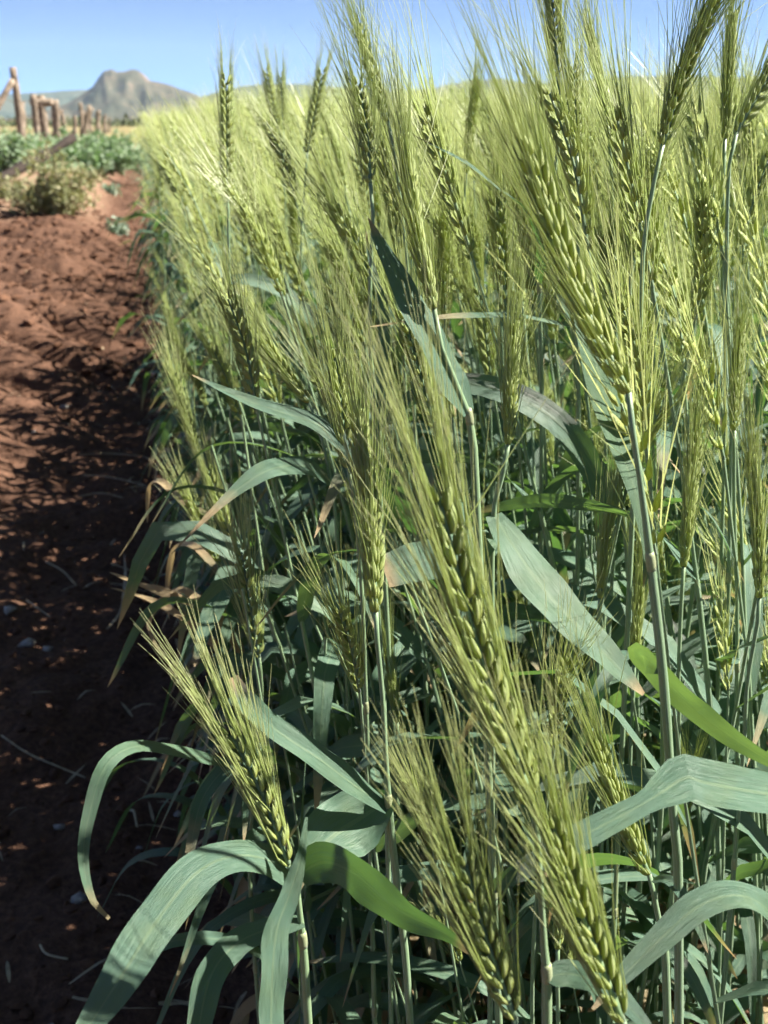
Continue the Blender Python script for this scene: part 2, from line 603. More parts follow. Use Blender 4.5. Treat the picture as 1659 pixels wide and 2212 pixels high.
def hill(name, crest, dist, depth, mat, label, nx=160, nt_=40, rough=0.10, power=1.25, back=0.8, foot=None):
    """A ridge whose crest stands dist metres away; crest = (u, v) points of its skyline."""
    cu = np.array([c[0] for c in crest], float)
    cv = np.array([c[1] for c in crest], float)
    us = np.linspace(cu[0], cu[-1], nx)
    vs = np.interp(us, cu, cv)
    t = np.linspace(-1, 1, nt_)
    V = np.zeros((nx, nt_, 3))
    tt = t[None, :]
    gfall_ = np.maximum(0, 1 - np.abs(tt)) ** power
    nz_ = vnoise(us[:, None] / 23.0 + 5, tt * 4.0 + 3) + 0.5 * vnoise(us[:, None] / 14.0 + 0 * tt, tt * 9.0 + 9 + 0 * us[:, None])
    gully_ = 1 + rough * 3 * nz_ * (1 - (1 - np.abs(tt)) ** 3)
    for i, (u, v) in enumerate(zip(us, vs)):
        d0 = FW + RT * (u - PW / 2) / FPX - UP * (HZ_V - PH / 2) / FPX
        d0[2] = 0
        scale = dist / np.linalg.norm(d0)
        d1 = FW + RT * (u - PW / 2) / FPX - UP * (v - PH / 2) / FPX
        H = max(0.0, d1[2] * scale + CAM_H)
        dirn = unit(d0)
        dd = dist + t * depth * np.where(t < 0, 1, back)
        V[i] = dirn[None, :] * dd[:, None]
        if foot is None:
            zz = H * gfall_[0]
        else:                    # a rocky knob standing on wide gentle slopes
            hb = min(H, max(0.0, (HZ_V - np.interp(u, [f[0] for f in foot], [f[1] for f in foot])) / FPX * math.cos(TH) ** 2 * dist))
            zz = hb * gfall_[0] + (H - hb) * np.clip(1.12 - 2.6 * np.abs(t), 0, 1) ** 1.1
        V[i, :, 2] += zz * gully_[i] - 3 + 3 * gfall_[0]
    gg = Geo()
    gg.add(V.reshape(-1, 3), grid_tris(nx, nt_))
    o = link(name, make_mesh(name, gg, [mat]))
    return tag(o, label, 'hill', kind='structure')


HILL_M = mat_hill('rocky_hill', (0.034, 0.040, 0.026), (0.070, 0.066, 0.046), (0.125, 0.10, 0.075), 0.008)
HILL_F = mat_hill('bushy_hill', (0.03, 0.042, 0.024), (0.055, 0.064, 0.034), (0.095, 0.09, 0.052), 0.004)
hill('mesa_hill', [(0, 262), (60, 248), (110, 236), (150, 222), (182, 203), (206, 187), (222, 166), (233, 154), (250, 150), (262, 156), (275, 156), (292, 151), (305, 152), (318, 160), (330, 173), (350, 177), (372, 183), (395, 192), (415, 199), (440, 210), (480, 226), (540, 244), (600, 258)],
     2600, 560, HILL_M, 'flat topped rocky hill rising on the horizon above the fence', nx=240, nt_=70, rough=0.15, foot=[(0, 262), (60, 248), (110, 236), (150, 222), (200, 198), (260, 184), (330, 178), (400, 197), (480, 226), (600, 258)])
hill('plateau_ridge', [(-420, 240), (-200, 214), (-60, 205), (20, 203), (80, 199), (150, 194), (190, 192), (215, 197), (250, 215), (330, 235), (420, 258)],
     5200, 900, HILL_F, 'long low blue plateau ridge behind the rocky hill', nx=160)
hill('bushy_ridge', [(380, 262), (430, 212), (455, 203), (480, 196), (520, 186), (570, 180), (640, 180), (690, 183), (760, 190), (860, 196), (940, 188), (1010, 172), (1080, 168), (1120, 176), (1200, 178), (1290, 166), (1380, 162), (1470, 160), (1560, 166), (1640, 160), (1760, 158), (1900, 170), (2200, 200)],
     3400, 700, HILL_F, 'bushy olive ridge along the skyline behind the wheat', nx=260)

# scrubland at the foot of the hills: one far mass
g = Geo()
r1 = np.random.default_rng(21)
for i in range(900):
    dist = 260 * (1 / (1 - 0.84 * r1.uniform()))
    az = math.radians(r1.uniform(-14, 34))
    c = np.array([math.sin(az) * dist, math.cos(az) * dist, 0])
    s = r1.uniform(1.4, 3.2)
    n = 30
    q = r1.normal(size=(n, 3))
    q /= np.linalg.norm(q, axis=1)[:, None]
    q[:, 2] = np.abs(q[:, 2])
    q *= (r1.uniform(0.5, 1.0, n) * s)[:, None] * np.array([1.3, 1.3, 0.8])
    a = r1.normal(size=(n, 3, 3)) * s * 0.17
    V = (c + q[:, None, :] + a).reshape(-1, 3)
    g.add(V, np.arange(n * 3).reshape(-1, 3))
tag(link('scrubland', make_mesh('scrubland', g, [SCRUB])), 'belt of olive scrub at the foot of the hills', 'scrub', kind='stuff')

# ------------------------------------------------------------------ fence
FX = -2.36


def post_mesh(h, r, lean, seed, mat=WOOD, r_top=None, bow=0.03):
    r0 = np.random.default_rng(seed)
    n = 12
    t = np.linspace(0, 1, n)
    c = np.stack([lean[0] * t + bow * np.sin(t * 3.0 + seed), lean[1] * t, h * t - 0.25 * (1 - t)], 1)
    rr = r * (1.05 - 0.18 * t) * (1 + 0.10 * r0.normal(size=n)) if r_top is None else (r * (1 - t) + r_top * t) * (1 + 0.08 * r0.normal(size=n))
    gg = Geo()
    tube(gg, c, rr, 9)
    V = gg.V[0]
    V += r0.normal(size=V.shape) * r * 0.06
    return make_mesh('post', gg, [mat])


fence = empty('wooden_fence', (FX, 22.5, 0))
tag(fence, 'old fence of crooked weathered wooden posts receding behind the green weeds', 'fence')
posts = [  # y, dx, height, radius, lean
    (22.9, 0.27, 1.66, 0.075, (-0.03, 0)), (31.0, -0.12, 1.42, 0.085, (0.07, 0)), (31.6, 0.12, 1.42, 0.12, (-0.04, 0)), 
    (34.0, 0.28, 1.38, 0.10, (0.0, 0)), (37.5, -0.05, 1.30, 0.09, (0.03, 0)), (46, 0.1, 1.1, 0.08, (0.05, 0)), (47.5, 0.15, 1.5, 0.08, (0.55, 0)), (54, 0, 1.7, 0.09, (0.12, 0)),
    (58, 0.2, 1.4, 0.10, (-0.1, 0)), (62, 0.0, 1.6, 0.09, (0.3, 0)), (66, 0, 1.4, 0.1, (-0.05, 0)), (72, 0, 1.6, 0.10, (0.35, 0)), (78, 0, 1.5, 0.1, (0.05, 0)), (86, 0, 1.5, 0.1, (-0.2, 0)),
    (94, 0, 1.4, 0.1, (0.2, 0)), (104, 0, 1.4, 0.1, (0.0, 0)), (116, 0, 1.4, 0.1, (0.1, 0)), (17.0, 0.0, 1.6, 0.08, (0.02, 0)), (27.0, -0.1, 1.15, 0.07, (0.05, 0)), (42, 0.05, 1.25, 0.07, (-0.12, 0)), (50, 0.1, 1.3, 0.075, (0.2, 0)), (69, 0.1, 1.5, 0.08, (-0.25, 0)), (75, 0.0, 1.3, 0.08, (0.3, 0)), (90, 0, 1.5, 0.08, (0.3, 0))]
for i, (y, dx, h, r, lean) in enumerate(posts):
    o = link('post', post_mesh(h, r, lean, i), fence)
    o.location = (dx, y - 22.5, float(ground_z(FX, y)))
gg = Geo()
tube(gg, spline([(0.23, 0.38, 1.62), (-0.12, 0.1, 1.05), (-0.65, -0.5, 0.1)], 10), 0.06, 8)
tag(link('brace', make_mesh('brace', gg, [WOOD]), fence), 'slanting brace of the corner post')
gg = Geo()
tube(gg, spline([(-0.2, 9.0, 1.40), (0.35, 9.15, 1.36)], 6), 0.10, 8)
link('rail', make_mesh('rail', gg, [WOOD]), fence)
for hz in (0.55, 0.95, 1.3):
    gg = Geo()
    pts = []
    for y in np.linspace(17.0, 116, 40):
        pts.append((0.06 + 0.02 * math.sin(y * 3), y - 22.5, hz + 0.04 * math.sin(y * 1.7)))
    tube(gg, np.array(pts), 0.006, 4)
    link('wire', make_mesh('wire', gg, [WIRE]), fence)

# the fallen dark log in front of the fence
a_, b_ = P(-150, 490, 10.3), P(156, 292, 12.2)
gg = Geo()
tt = np.linspace(0, 1, 14)[:, None]
c = a_ * (1 - tt) + b_ * tt + np.array([0, 0, 0.03]) * np.sin(tt * 5)
c[:, 2] = np.maximum(c[:, 2], 0.02)
tube(gg, c, 0.052 * (1 + 0.12 * np.random.default_rng(5).normal(size=14)), 9)
gg.V[0] += np.random.default_rng(6).normal(size=gg.V[0].shape) * 0.008
tag(link('fallen_log', make_mesh('fallen_log', gg, [DARKWOOD])), 'dark slanting log leaning out of the bank in front of the fence posts', 'log')


# ------------------------------------------------------------------ weeds and bushes
def bush(name, loc, size, n_stem, n_leaf, leaf, mat, stem_mat, label, group=None, seed=0, droop=0.2, category='bush'):
    r0 = np.random.default_rng(seed)
    root = empty(name, loc)
    tag(root, label, category, group)
    gs, gl = Geo(), Geo()
    tips = []
    for i in range(n_stem):
        a = r0.uniform(0, 2 * math.pi)
        rad = math.sqrt(r0.uniform(0, 1))
        e = np.array([math.cos(a) * size[0] * rad, math.sin(a) * size[1] * rad, size[2] * (1.02 - 0.65 * rad ** 2) * r0.uniform(0.40, 1.12)])
        m_ = e * np.array([0.45, 0.45, 0.62]) + r0.normal(size=3) * 0.04 * size[2]
        c = spline([np.array([e[0] * .08, e[1] * .08, -0.02]), m_, e], 7)
        tube(gs, c, np.linspace(0.010, 0.003, 7) * size[2] / 0.6, 4)
        tips.append(c)
    for i in range(n_leaf):
        c = tips[r0.integers(len(tips))]
        p = c[r0.integers(2, 7)] + r0.normal(size=3) * 0.06 * size[2]
        d = unit(r0.normal(size=3) + np.array([0, 0, 0.5]))
        L_ = leaf * r0.uniform(0.6, 1.3)
        w = unit(np.cross(d, r0.normal(size=3))) * L_ * 0.32
        mid = p + d * L_ * 0.5 + np.array([0, 0, 0.06 * L_])
        gl.add([p, mid + w, p + d * L_ - np.array([0, 0, droop * L_]), mid - w], [[0, 1, 2], [0, 2, 3]])
    link('stem', make_mesh('stem', gs, [stem_mat]), root)
    link('foliage', make_mesh('foliage', gl, [mat], smooth=False), root)
    return root


def gpos(u, v):
    d = FW + RT * (u - PW / 2) / FPX - UP * (v - PH / 2) / FPX
    z = 0.0
    for _ in range(30):              # walk the ray down to the uneven ground
        p = EYE + d * ((z - CAM_H) / d[2])
        z += 0.5 * (float(ground_z(p[0], p[1])) - z)
    return np.array([p[0], p[1], float(ground_z(p[0], p[1]))])


bush('dry_bush', gpos(118, 462), (0.36, 0.34, 0.60), 60, 2900, 0.045, DRYBUSH, TWIG, 'rounded dry olive bush on the sandy bank in front of the log', seed=1)
bush('pale_seedling', gpos(258, 512), (0.12, 0.12, 0.17), 14, 130, 0.06, PALEWEED, PALEWEED, 'small pale grey green seedling on the soil beside the wheat edge', seed=2, category='plant')
bush('pale_seedling', gpos(240, 420), (0.16, 0.16, 0.16), 14, 140, 0.06, PALEWEED, PALEWEED, 'small pale plant between the dry bush and the green weeds', seed=22, category='plant')
weeds = [((215, 376), (0.85, 0.7, 0.55), 'broad green weed clump right of the dry bush at the path end'),
         ((165, 352), (0.9, 0.7, 0.60), 'green weed clump under the twin fence posts'),
         ((262, 358), (0.6, 0.7, 0.62), 'dark green weed clump touching the wheat at the path end'),
         ((70, 366), (0.6, 0.6, 0.5), 'green weed clump under the slanting dark log'),
         ((15, 372), (0.6, 0.6, 0.62), 'green weed clump at the left end below the corner post'),
         ((40, 340), (1.0, 0.7, 0.75), 'tall green weed clump at the foot of the corner post'),
         ((120, 335), (1.0, 0.8, 0.6), 'green weed clump behind the slanting log'),
         ((195, 330), (1.1, 0.9, 0.7), 'green weed clump in front of the small far posts'),
         ((250, 325), (1.0, 1.0, 0.75), 'far green weed clump where path and wheat meet')]
for i, ((u, v), sz, lab) in enumerate(weeds):
    bush('green_weed', gpos(u, v), (sz[0], sz[1], sz[2] * 0.82), 44, 1500, 0.085, WEED, WEED, lab, 'green weeds along the fence', seed=30 + i, category='weed')
# low litter of dry stalks between weeds and fence
rr_ = np.random.default_rng(77)
for i in range(3):
    u, v = [(20, 430), (75, 452), (185, 398)][i]
    bush('dry_weed', gpos(u, v), (0.35, 0.3, 0.22), 30, 380, 0.05, DRYBUSH, TWIG,
         ['low dry weed tuft left of the olive bush', 'low dry weed tuft against the left foot of the olive bush', 'low dry weed tuft behind the olive bush'][i], 'dry weeds', seed=60 + i, category='weed')


# ------------------------------------------------------------------ wheat: the ear
def floret(L, w, th, sides=7, rings=6, keel=0.25):
    """A pointed husk along +Z from the origin."""
    t = np.linspace(0, 1, rings)
    rad = np.sin(np.pi * np.clip(t, 0, 1) ** 0.72) ** 0.85 * (1 - 0.25 * t) + 0.02
    rad[0] = 0.25
    rad[-1] = 0.03
    if rings > 5:
        rad[-2] *= 0.72
    a = np.linspace(0, 2 * math.pi, sides, endpoint=False)
    X = np.cos(a)[None, :] * rad[:, None] * th
    X = X + keel * th * np.maximum(np.cos(a), 0)[None, :] ** 6 * rad[:, None]
    Y = np.sin(a)[None, :] * rad[:, None] * w
    Z = np.broadcast_to((t * L)[:, None], X.shape)
    bow = 0.10 * L * np.sin(np.pi * t)[:, None] * 0.5
    V = np.stack([X + bow, Y, Z], 2).reshape(-1, 3)
    A = np.stack([np.repeat(t, sides), np.tile(np.sin(a), rings), np.zeros(rings * sides)], 1)
    return V, grid_tris(rings, sides, True), A


def rotm(axis_, ang):
    return np.array(Matrix.Rotation(ang, 3, Vector(axis_)))


def spikelet_geo(lod=0):
    gg = Geo()
    if lod == 0:
        specs = [(0.0118, 0.0021, 0.0016, (0.0002, 0.0014, 0.0), 0.10, -0.20), (0.0118, 0.0021, 0.0016, (0.0002, -0.0014, 0.0), 0.10, 0.20),
                 (0.0105, 0.0018, 0.0015, (0.0010, 0, 0.0012), 0.20, 0.0),
                 (0.0090, 0.0017, 0.0013, (-0.0004, 0.0024, 0.0), 0.02, -0.34), (0.0090, 0.0017, 0.0013, (-0.0004, -0.0024, 0.0), 0.02, 0.34)]
        sides, rings = 8, 7
    elif lod == 1:
        specs = [(0.0120, 0.0024, 0.0020, (0, 0.0016, 0), 0.12, -0.24), (0.0120, 0.0024, 0.0020, (0, -0.0016, 0), 0.12, 0.24)]
        sides, rings = 3, 4
    else:
        specs = [(0.0140, 0.0042, 0.0030, (0, 0, 0), 0.12, 0)]
        sides, rings = 3, 3
    for L_, w, th, off, out, side in specs:
        V, T, A = floret(L_, w, th, sides, rings)
        V = V @ (rotm((1, 0, 0), side) @ rotm((0, 1, 0), out)).T + np.array(off)
        gg.add(V, T, 2, A)
    return gg


SPK = [spikelet_geo(0), spikelet_geo(1), spikelet_geo(2)]
SPK_MESH = make_mesh('spikelet', SPK[0], MATS)


def ear_layout(axis_pts, nspk, roll, seed, size=1.0):
    """Frames of the spikelets along the ear axis: list of (4x4, direction, side, normal)."""
    r0 = np.random.default_rng(seed)
    c = spline(axis_pts, 60)
    T = tangents(c)
    ref = unit(np.cross(T[0], [0.2, 1, 0.1]))
    S0 = ref * math.cos(roll) + np.cross(T[0], ref) * math.sin(roll)
    out = []
    for i in range(nspk):
        t = i / (nspk - 0.3)
        k = min(59, int(t * 59))
        Tk = T[k]
        S = unit(S0 - Tk * (S0 @ Tk))
        sgn = 1 if i % 2 == 0 else -1
        S = S * sgn
        Nn = np.cross(Tk, S)
        sc = size * (0.62 + 0.38 * min(1, t / 0.18)) * (1.0 - 0.30 * max(0, (t - 0.72) / 0.28)) * r0.uniform(0.93, 1.07)
        tilt = 0.30 * (1 - 0.55 * t) + r0.normal() * 0.05
        Z = unit(Tk * math.cos(tilt) + S * math.sin(tilt) + Nn * r0.normal() * 0.06)
        X = unit(S - Z * (S @ Z))
        Y = np.cross(Z, X)
        M = np.eye(4)
        M[:3, 0], M[:3, 1], M[:3, 2] = X * sc * 0.86, Y * sc * 0.80, Z * sc * 1.14
        M[:3, 3] = c[k] + S * 0.0013 * size
        out.append((M, Tk, S, Nn, t, sc))
    return out, c


def awns(layout, length, spread, seed, sides=3, segs=5, r=0.00030, per=4, curl=0.19):
    r0 = np.random.default_rng(seed + 500)
    gg = Geo()
    for M, Tk, S, Nn, t, sc in layout:
        for q in range(per):
            sg = (1 if q == 0 else -1) if q < 2 else r0.uniform(-.5, .5)
            base = (M @ np.array([0.0009, 0.0034 * sg, 0.0108, 1]))[:3]
            d0 = unit(Tk * 1.0 + S * (spread * (1.0 - 0.35 * t) * r0.uniform(0.5, 1.5)) + Nn * (spread * 0.9 * sg * r0.uniform(0.15, 1.6) + r0.normal() * 0.04))
            if r0.uniform() < 0.10:
                d0 = unit(d0 + r0.normal(size=3) * 0.25)
            L_ = length * (r0.uniform(0.72, 1.15) if r0.uniform() < 0.88 else r0.uniform(0.25, 0.6)) * (0.85 + 0.15 * math.sin(t * 3.0))
            bend = (S * r0.normal(0.3, 1) + Nn * r0.normal(0, 1)) * curl * L_ * 0.35
            tt = np.linspace(0, 1, segs)[:, None]
            c = base + d0 * L_ * tt + bend * tt ** 2 - Tk * 0.002 * (1 - tt)
            if sides >= 3:
                tube(gg, c, np.linspace(r, r * 0.25, segs), sides, 3, cap=False)
            else:
                w = unit(np.cross(d0, r0.normal(size=3)))[None, :] * np.linspace(r, r * 0.3, segs)[:, None]
                V = np.stack([c - w, c + w], 1).reshape(-1, 3)
                A = np.stack([np.repeat(tt[:, 0], 2), np.zeros(2 * segs), np.zeros(2 * segs)], 1)
                gg.add(V, grid_tris(segs, 2), 3, A)
    return gg


def rachis(c, r=0.0011, sides=5):
    gg = Geo()
    tube(gg, c[::4], np.linspace(r * 1.2, r * 0.6, len(c[::4])), sides, 1)
    return gg


# ------------------------------------------------------------------ wheat: the plants of the front, one by one
def hero(label, base, tip, d, stem, d2=None, nspk=None, awn=0.066, spread=0.15, roll=0.0, bow=0.0, leaves=(), collar=None, seed=0, size=None, group='wheat plants in the front rows', per=4, extra=2):
    """base, tip: (u, v) ends of the ear; stem: (u, v[, d]) points below the ear; leaves: dicts with pts (u, v, d)."""
    r0 = np.random.default_rng(seed + 900)
    d2 = d if d2 is None else d2
    B, Tp = P(*base, d), P(*tip, d2)
    L_ = np.linalg.norm(Tp - B)
    side = unit(np.cross(Tp - B, FW))
    axis_pts = [B, (B + Tp) / 2 + side * bow * L_, Tp]
    sz = (size if size else float(np.clip(L_ / 0.084, 0.85, 1.12))) * 0.90
    n = nspk or int(np.clip(round(L_ / 0.0039 / sz), 15, 30))
    w0 = (base[1] - PH / 2) / FPX

    def plumb(v):
        w = (v - PH / 2) / FPX
        return d * (1 + 0.85 * ((math.cos(TH) - w0 * math.sin(TH)) / (math.cos(TH) - w * math.sin(TH)) - 1))
    sp = [P(s[0], s[1], s[2] if len(s) > 2 else plumb(s[1])) for s in stem]
    last = sp[-1] if sp else B
    prev = sp[-2] if len(sp) > 1 else B
    dn = unit(last - prev)
    dn = unit(dn * 1.0 + np.array([0, 0, -0.6]))
    k = last[2] / -dn[2]
    root = last + dn * k
    root[0] = max(root[0], 0.05)
    root[2] = float(ground_z(root[0], root[1])) - 0.01
    low = last * 0.5 + root * 0.5
    cs = spline([B] + sp + [low, root], 48)
    e = empty('wheat_plant', tuple(root))
    tag(e, label, 'wheat', group)
    off = root
    # the stem, thicker where the sheath wraps it (below the collar)
    if collar is not None:
        cp = P(collar[0], collar[1], plumb(collar[1]))
        ic = int(np.argmin(np.linalg.norm(cs - cp, axis=1)))
    else:
        ic = int(r0.integers(10, 17))
    ic = max(3, min(ic, 40))
    rad = np.where(np.arange(48) < ic, 0.0013, 0.0021 if d < 0.55 else 0.0016) * (0.9 + 0.2 * np.linspace(0, 1, 48))
    rad = np.convolve(np.pad(rad, 1, mode='edge'), [.25, .5, .25], 'valid')
    gg = Geo()
    tube(gg, cs - off, rad, 8, 1)
    link('stem', make_mesh('stem', gg, MATS), e)
    # a swollen node at the collar
    for j in ([ic] + ([ic + 15] if ic + 15 < 46 else [])):
        gn = Geo()
        tj = unit(cs[min(j + 1, 47)] - cs[j])
        tube(gn, np.array([cs[j] - off + tj * q for q in (-0.004, -0.0022, 0, 0.0022, 0.004)]), rad[j] * np.array([1.0, 1.16, 1.22, 1.18, 1.02]), 9, 1, dry=0.3)
        link('node', make_mesh('node', gn, MATS), e)
    lay, c = ear_layout([p - off for p in axis_pts], n, roll, seed, sz)
    er = link('ear', make_mesh('ear', rachis(c), MATS), e)
    for M, *_ in lay:
        link('spikelet', SPK_MESH, er, M)
    link('beard', make_mesh('beard', awns(lay, awn, spread, seed, per=per), MATS), er)
    for lf in leaves:
        kd = plumb(lf['pts'][0][1]) / lf['pts'][0][2] if not lf.get('free') else 1.0
        pts = np.array([P(p[0], p[1], p[2] * (kd + (1 - kd) * 0.5 * i / len(lf['pts']))) for i, p in enumerate(lf['pts'])]) - off
        c = spline(pts, 34)
        mid = c[17] + off
        cam_n = unit(EYE - mid)
        nh = unit(cam_n + SUN_DIR * lf['sun']) if 'sun' in lf else unit(cam_n * lf.get('face', 0.7) + np.array([0, 0, 1]) * (1 - lf.get('face', 0.7)) + np.array(lf.get('n', (0, 0, 0))))
        gl = Geo()
        ribbon(gl, c, lf['w'] * lf['pts'][len(lf['pts']) // 2][2] / FPX, nh, 7, lf.get('fold', 0.22), 0, lf.get('dry', (0, 0, 0, 0, 0, 0, 0, 0.15, 0.75)), lf.get('ruffle', 0.10), lf.get('twist', 0.0), lf.get('prof'), seed=seed + len(gl.V))
        o = link('leaf', make_mesh('leaf', gl, MATS), e)
        if lf.get('label'):
            o['label'] = lf['label']
    for q in range(extra):
        j = [30, 36, 41][q]
        p0 = cs[j] - off
        if p0[2] + off[2] < 0.08:
            continue
        az = r0.uniform(0, 6.28)
        h_ = np.array([math.cos(az), math.sin(az), 0])
        Ln = r0.uniform(0.14, 0.22)
        c = spline([p0, p0 + h_ * Ln * 0.28 + np.array([0, 0, Ln * 0.42]), p0 + h_ * Ln * 0.65 + np.array([0, 0, Ln * 0.42]), p0 + h_ * Ln * 0.9 + np.array([0, 0, Ln * 0.02])], 20)
        gl = Geo()
        ribbon(gl, c, r0.uniform(0.010, 0.015), (0, 0, 1), 5, 0.25, 0, (0, 0, 0, 0, 0.3), 0.05, r0.normal() * 0.6, seed=seed + q)
        link('leaf', make_mesh('leaf', gl, MATS), e)
    return e


CUT = (.55, 1, 1, 1, .95, .85, .6, .25, .02)
hero('tallest front wheat plant, heavy ear leaning left with a broad white leaf beside its stem', (1358, 848), (1143, 318), 0.42,
     [(1362, 900), (1386, 1060), (1410, 1255), (1436, 1500), (1452, 1750), (1466, 1960)], awn=0.078, spread=0.13, roll=0.9, bow=0.035, seed=1, collar=(1410, 1255, .42),
     leaves=[dict(pts=[(1410, 1250, .423), (1376, 1080, .43), (1335, 950, .437), (1292, 800, .44), (1255, 660, .445), (1222, 545, .45)], w=84, sun=0.9, fold=0.12, prof=(.35, .3, .45, .75, 1, 1, .85, .5, .03), label='broad leaf turned to the sun, nearly white'),
             dict(pts=[(1425, 1445, .425), (1390, 1420, .44), (1500, 1530, .46), (1600, 1605, .45), (1740, 1690, .43)], w=70, sun=-0.6, fold=0.15)])
hero('bright yellow green ear in the centre with long straight awns fanning up left', (1152, 1738), (945, 1060), 0.385,
     [(1158, 1780), (1166, 1900), (1176, 2060), (1181, 2230)], awn=0.085, spread=0.12, roll=0.4, bow=0.02, seed=2, per=6, collar=(1178, 2110, .4),
     leaves=[dict(pts=[(1180, 2110, .402), (1240, 2105, .40), (1320, 2140, .39), (1420, 2240, .375)], w=62, face=0.5, fold=0.2)])
hero('pale front stem left of centre under a shaded ear, with a folded blue leaf', (812, 1322), (772, 900), 0.52,
     [(816, 1400), (826, 1500), (840, 1740), (862, 1950), (882, 2150)], awn=0.07, spread=0.14, roll=1.2, bow=-0.02, seed=3, collar=(840, 1748, .52),
     leaves=[dict(pts=[(836, 1745, .52), (770, 1700, .515), (690, 1640, .51), (600, 1580, .505), (535, 1520, .50), (503, 1462, .50)], w=62, face=0.55, n=(-.3, 0, .4), fold=0.35, prof=(.5, .8, 1, 1, 1, 1, .9, .8, .35)),
             dict(pts=[(845, 1725, .535), (790, 1760, .54), (715, 1810, .53), (665, 1870, .52), (640, 1925, .515)], w=150, face=0.75, fold=0.1, prof=(.25, .7, .95, 1, .9, .6, .2, .1))])
hero('dark shaded ear bent low over the path, with wide drooping blade leaves at its foot', (624, 1868), (492, 1575), 0.47,
     [(640, 1905), (650, 2000), (662, 2150)], awn=0.06, spread=0.13, roll=0.2, bow=-0.03, seed=4, per=6, collar=(645, 1890, .47), extra=1,
     leaves=[dict(pts=[(640, 1905, .47), (580, 1858, .465), (500, 1850, .455), (420, 1890, .445), (335, 1995, .43), (262, 2110, .415), (180, 2235, .40)], w=100, face=0.45, dry=None, fold=0.12, prof=(.55, .75, .85, .95, 1, 1, .95, .75, .45), label='wide blade leaf arching down over the path'),
             dict(pts=[(645, 1890, .47), (700, 1862, .465), (770, 1890, .46), (860, 1965, .455), (960, 2015, .45), (1020, 2060, .445)], w=104, sun=-0.75, fold=0.2, prof=(.55, .9, 1, 1, .85, .6, .35, .12), label='leaf glowing bright green against the sun'),
             dict(pts=[(662, 1765, .455), (650, 1850, .452), (626, 1930, .45), (598, 2010, .445), (588, 2110, .44), (585, 2240, .435)], w=62, face=0.8, n=(.4, 0, 0), dry=None, fold=0.3, ruffle=0.25, prof=(.1, .35, .6, .8, 1, 1, .95, .9)),
             dict(pts=[(655, 1990, .48), (585, 2005, .475), (510, 2040, .47), (455, 2110, .46), (425, 2240, .45)], w=66, face=0.4, dry=None, fold=0.15, prof=(.5, .8, .95, 1, 1, .9, .7))])
hero('thin arching leaf plant whose blade hangs in a hook over the dark soil', (560, 1420), (520, 1180), 0.75,
     [(566, 1500), (560, 1600), (548, 1720), (540, 1900)], awn=0.06, spread=0.14, seed=5, collar=(555, 1660, .75),
     leaves=[dict(pts=[(552, 1660, .75), (450, 1640, .72), (380, 1622, .70), (290, 1613, .68), (228, 1655, .665), (195, 1750, .66), (180, 1850, .655), (198, 1940, .65), (236, 1985, .65)], w=38, face=0.4, fold=0.3, dry=(0, 0, 0, 0, 0, 0.2, .6), prof=(.6, .8, 1, 1, 1, 1, .9, .7, .5, .2), label='narrow leaf hooked over the path with a withered tip'),
             dict(pts=[(555, 1640, .75), (510, 1640, .74), (440, 1720, .73), (410, 1840, .72), (395, 1920, .72)], w=36, face=0.5, fold=0.3, dry=(0, 0, .2, .5, .8))])
# ears against the sky and along the top
hero('dark bearded ear against the sky at top centre, awns swept up left', (800, 395), (772, 175), 0.68, [(806, 470), (800, 600), (800, 760), (812, 900)], awn=0.075, spread=0.2, roll=0.3, bow=-.03, seed=6,
     leaves=[dict(pts=[(812, 900, .6), (830, 700, .61), (800, 560, .62), (790, 500, .63)], w=30, face=.5)])
hero('slim ear at the top whose awns cross the dark ear against the sky', (838, 262), (775, 60), 0.74, [(852, 330), (870, 480), (886, 700)], awn=0.07, spread=0.16, roll=1.0, seed=7)
hero('slender ear with a row of bright yellow husks, above the broad silver leaf', (938, 668), (872, 300), 0.50, [(950, 740), (985, 830), (1012, 895), (1030, 1100)], awn=0.06, spread=0.12, roll=1.4, bow=.02, seed=8, collar=(1012, 895, .58),
     leaves=[dict(pts=[(1012, 892, .50), (965, 800, .495), (905, 685, .49), (850, 580, .495), (795, 470, .50)], w=84, sun=0.9, fold=.12, prof=(.5, 1, 1, .95, .85, .7, .45, .03), label='broad silver leaf crossing the centre')])
hero('thick dark ear leaning right against the sky in the top right corner', (1432, 312), (1548, -8), 0.57, [(1420, 360), (1400, 460), (1385, 600), (1380, 800)], awn=0.065, spread=0.2, roll=.5, bow=.03, seed=9, d2=.55)
hero('upright sunlit ear just right of the thick dark leaning ear', (1566, 300), (1582, 30), 0.68, [(1562, 400), (1560, 600), (1566, 900)], awn=0.07, spread=0.13, roll=1.3, seed=10)
hero('ear cut off by the right picture edge, dark against the sky', (1592, 285), (1690, 110), 0.66, [(1575, 360), (1570, 600), (1580, 900)], awn=0.06, spread=0.2, seed=11)
hero('ear reaching over the top edge between two thinner ears', (1205, 165), (1186, -70), 0.72, [(1208, 300), (1180, 480), (1165, 620), (1170, 900)], awn=0.065, spread=0.13, seed=12, collar=(1165, 625, .62),
     leaves=[dict(pts=[(1160, 618, .62), (1168, 540, .61), (1142, 462, .60), (1080, 410, .59), (1000, 350, .59), (885, 288, .60)], w=42, face=.4, n=(.2, 0, .5), fold=.3, prof=(.5, .8, 1, 1, .9, .8, .6, .3, .05), label='arched dark leaf with a pale sunlit rim')])
hero('pale ear against the sky, third of the upright ears right of centre', (1312, 250), (1272, 55), 0.78, [(1318, 330), (1325, 500), (1330, 800)], awn=0.06, spread=0.16, roll=1.1, seed=13)
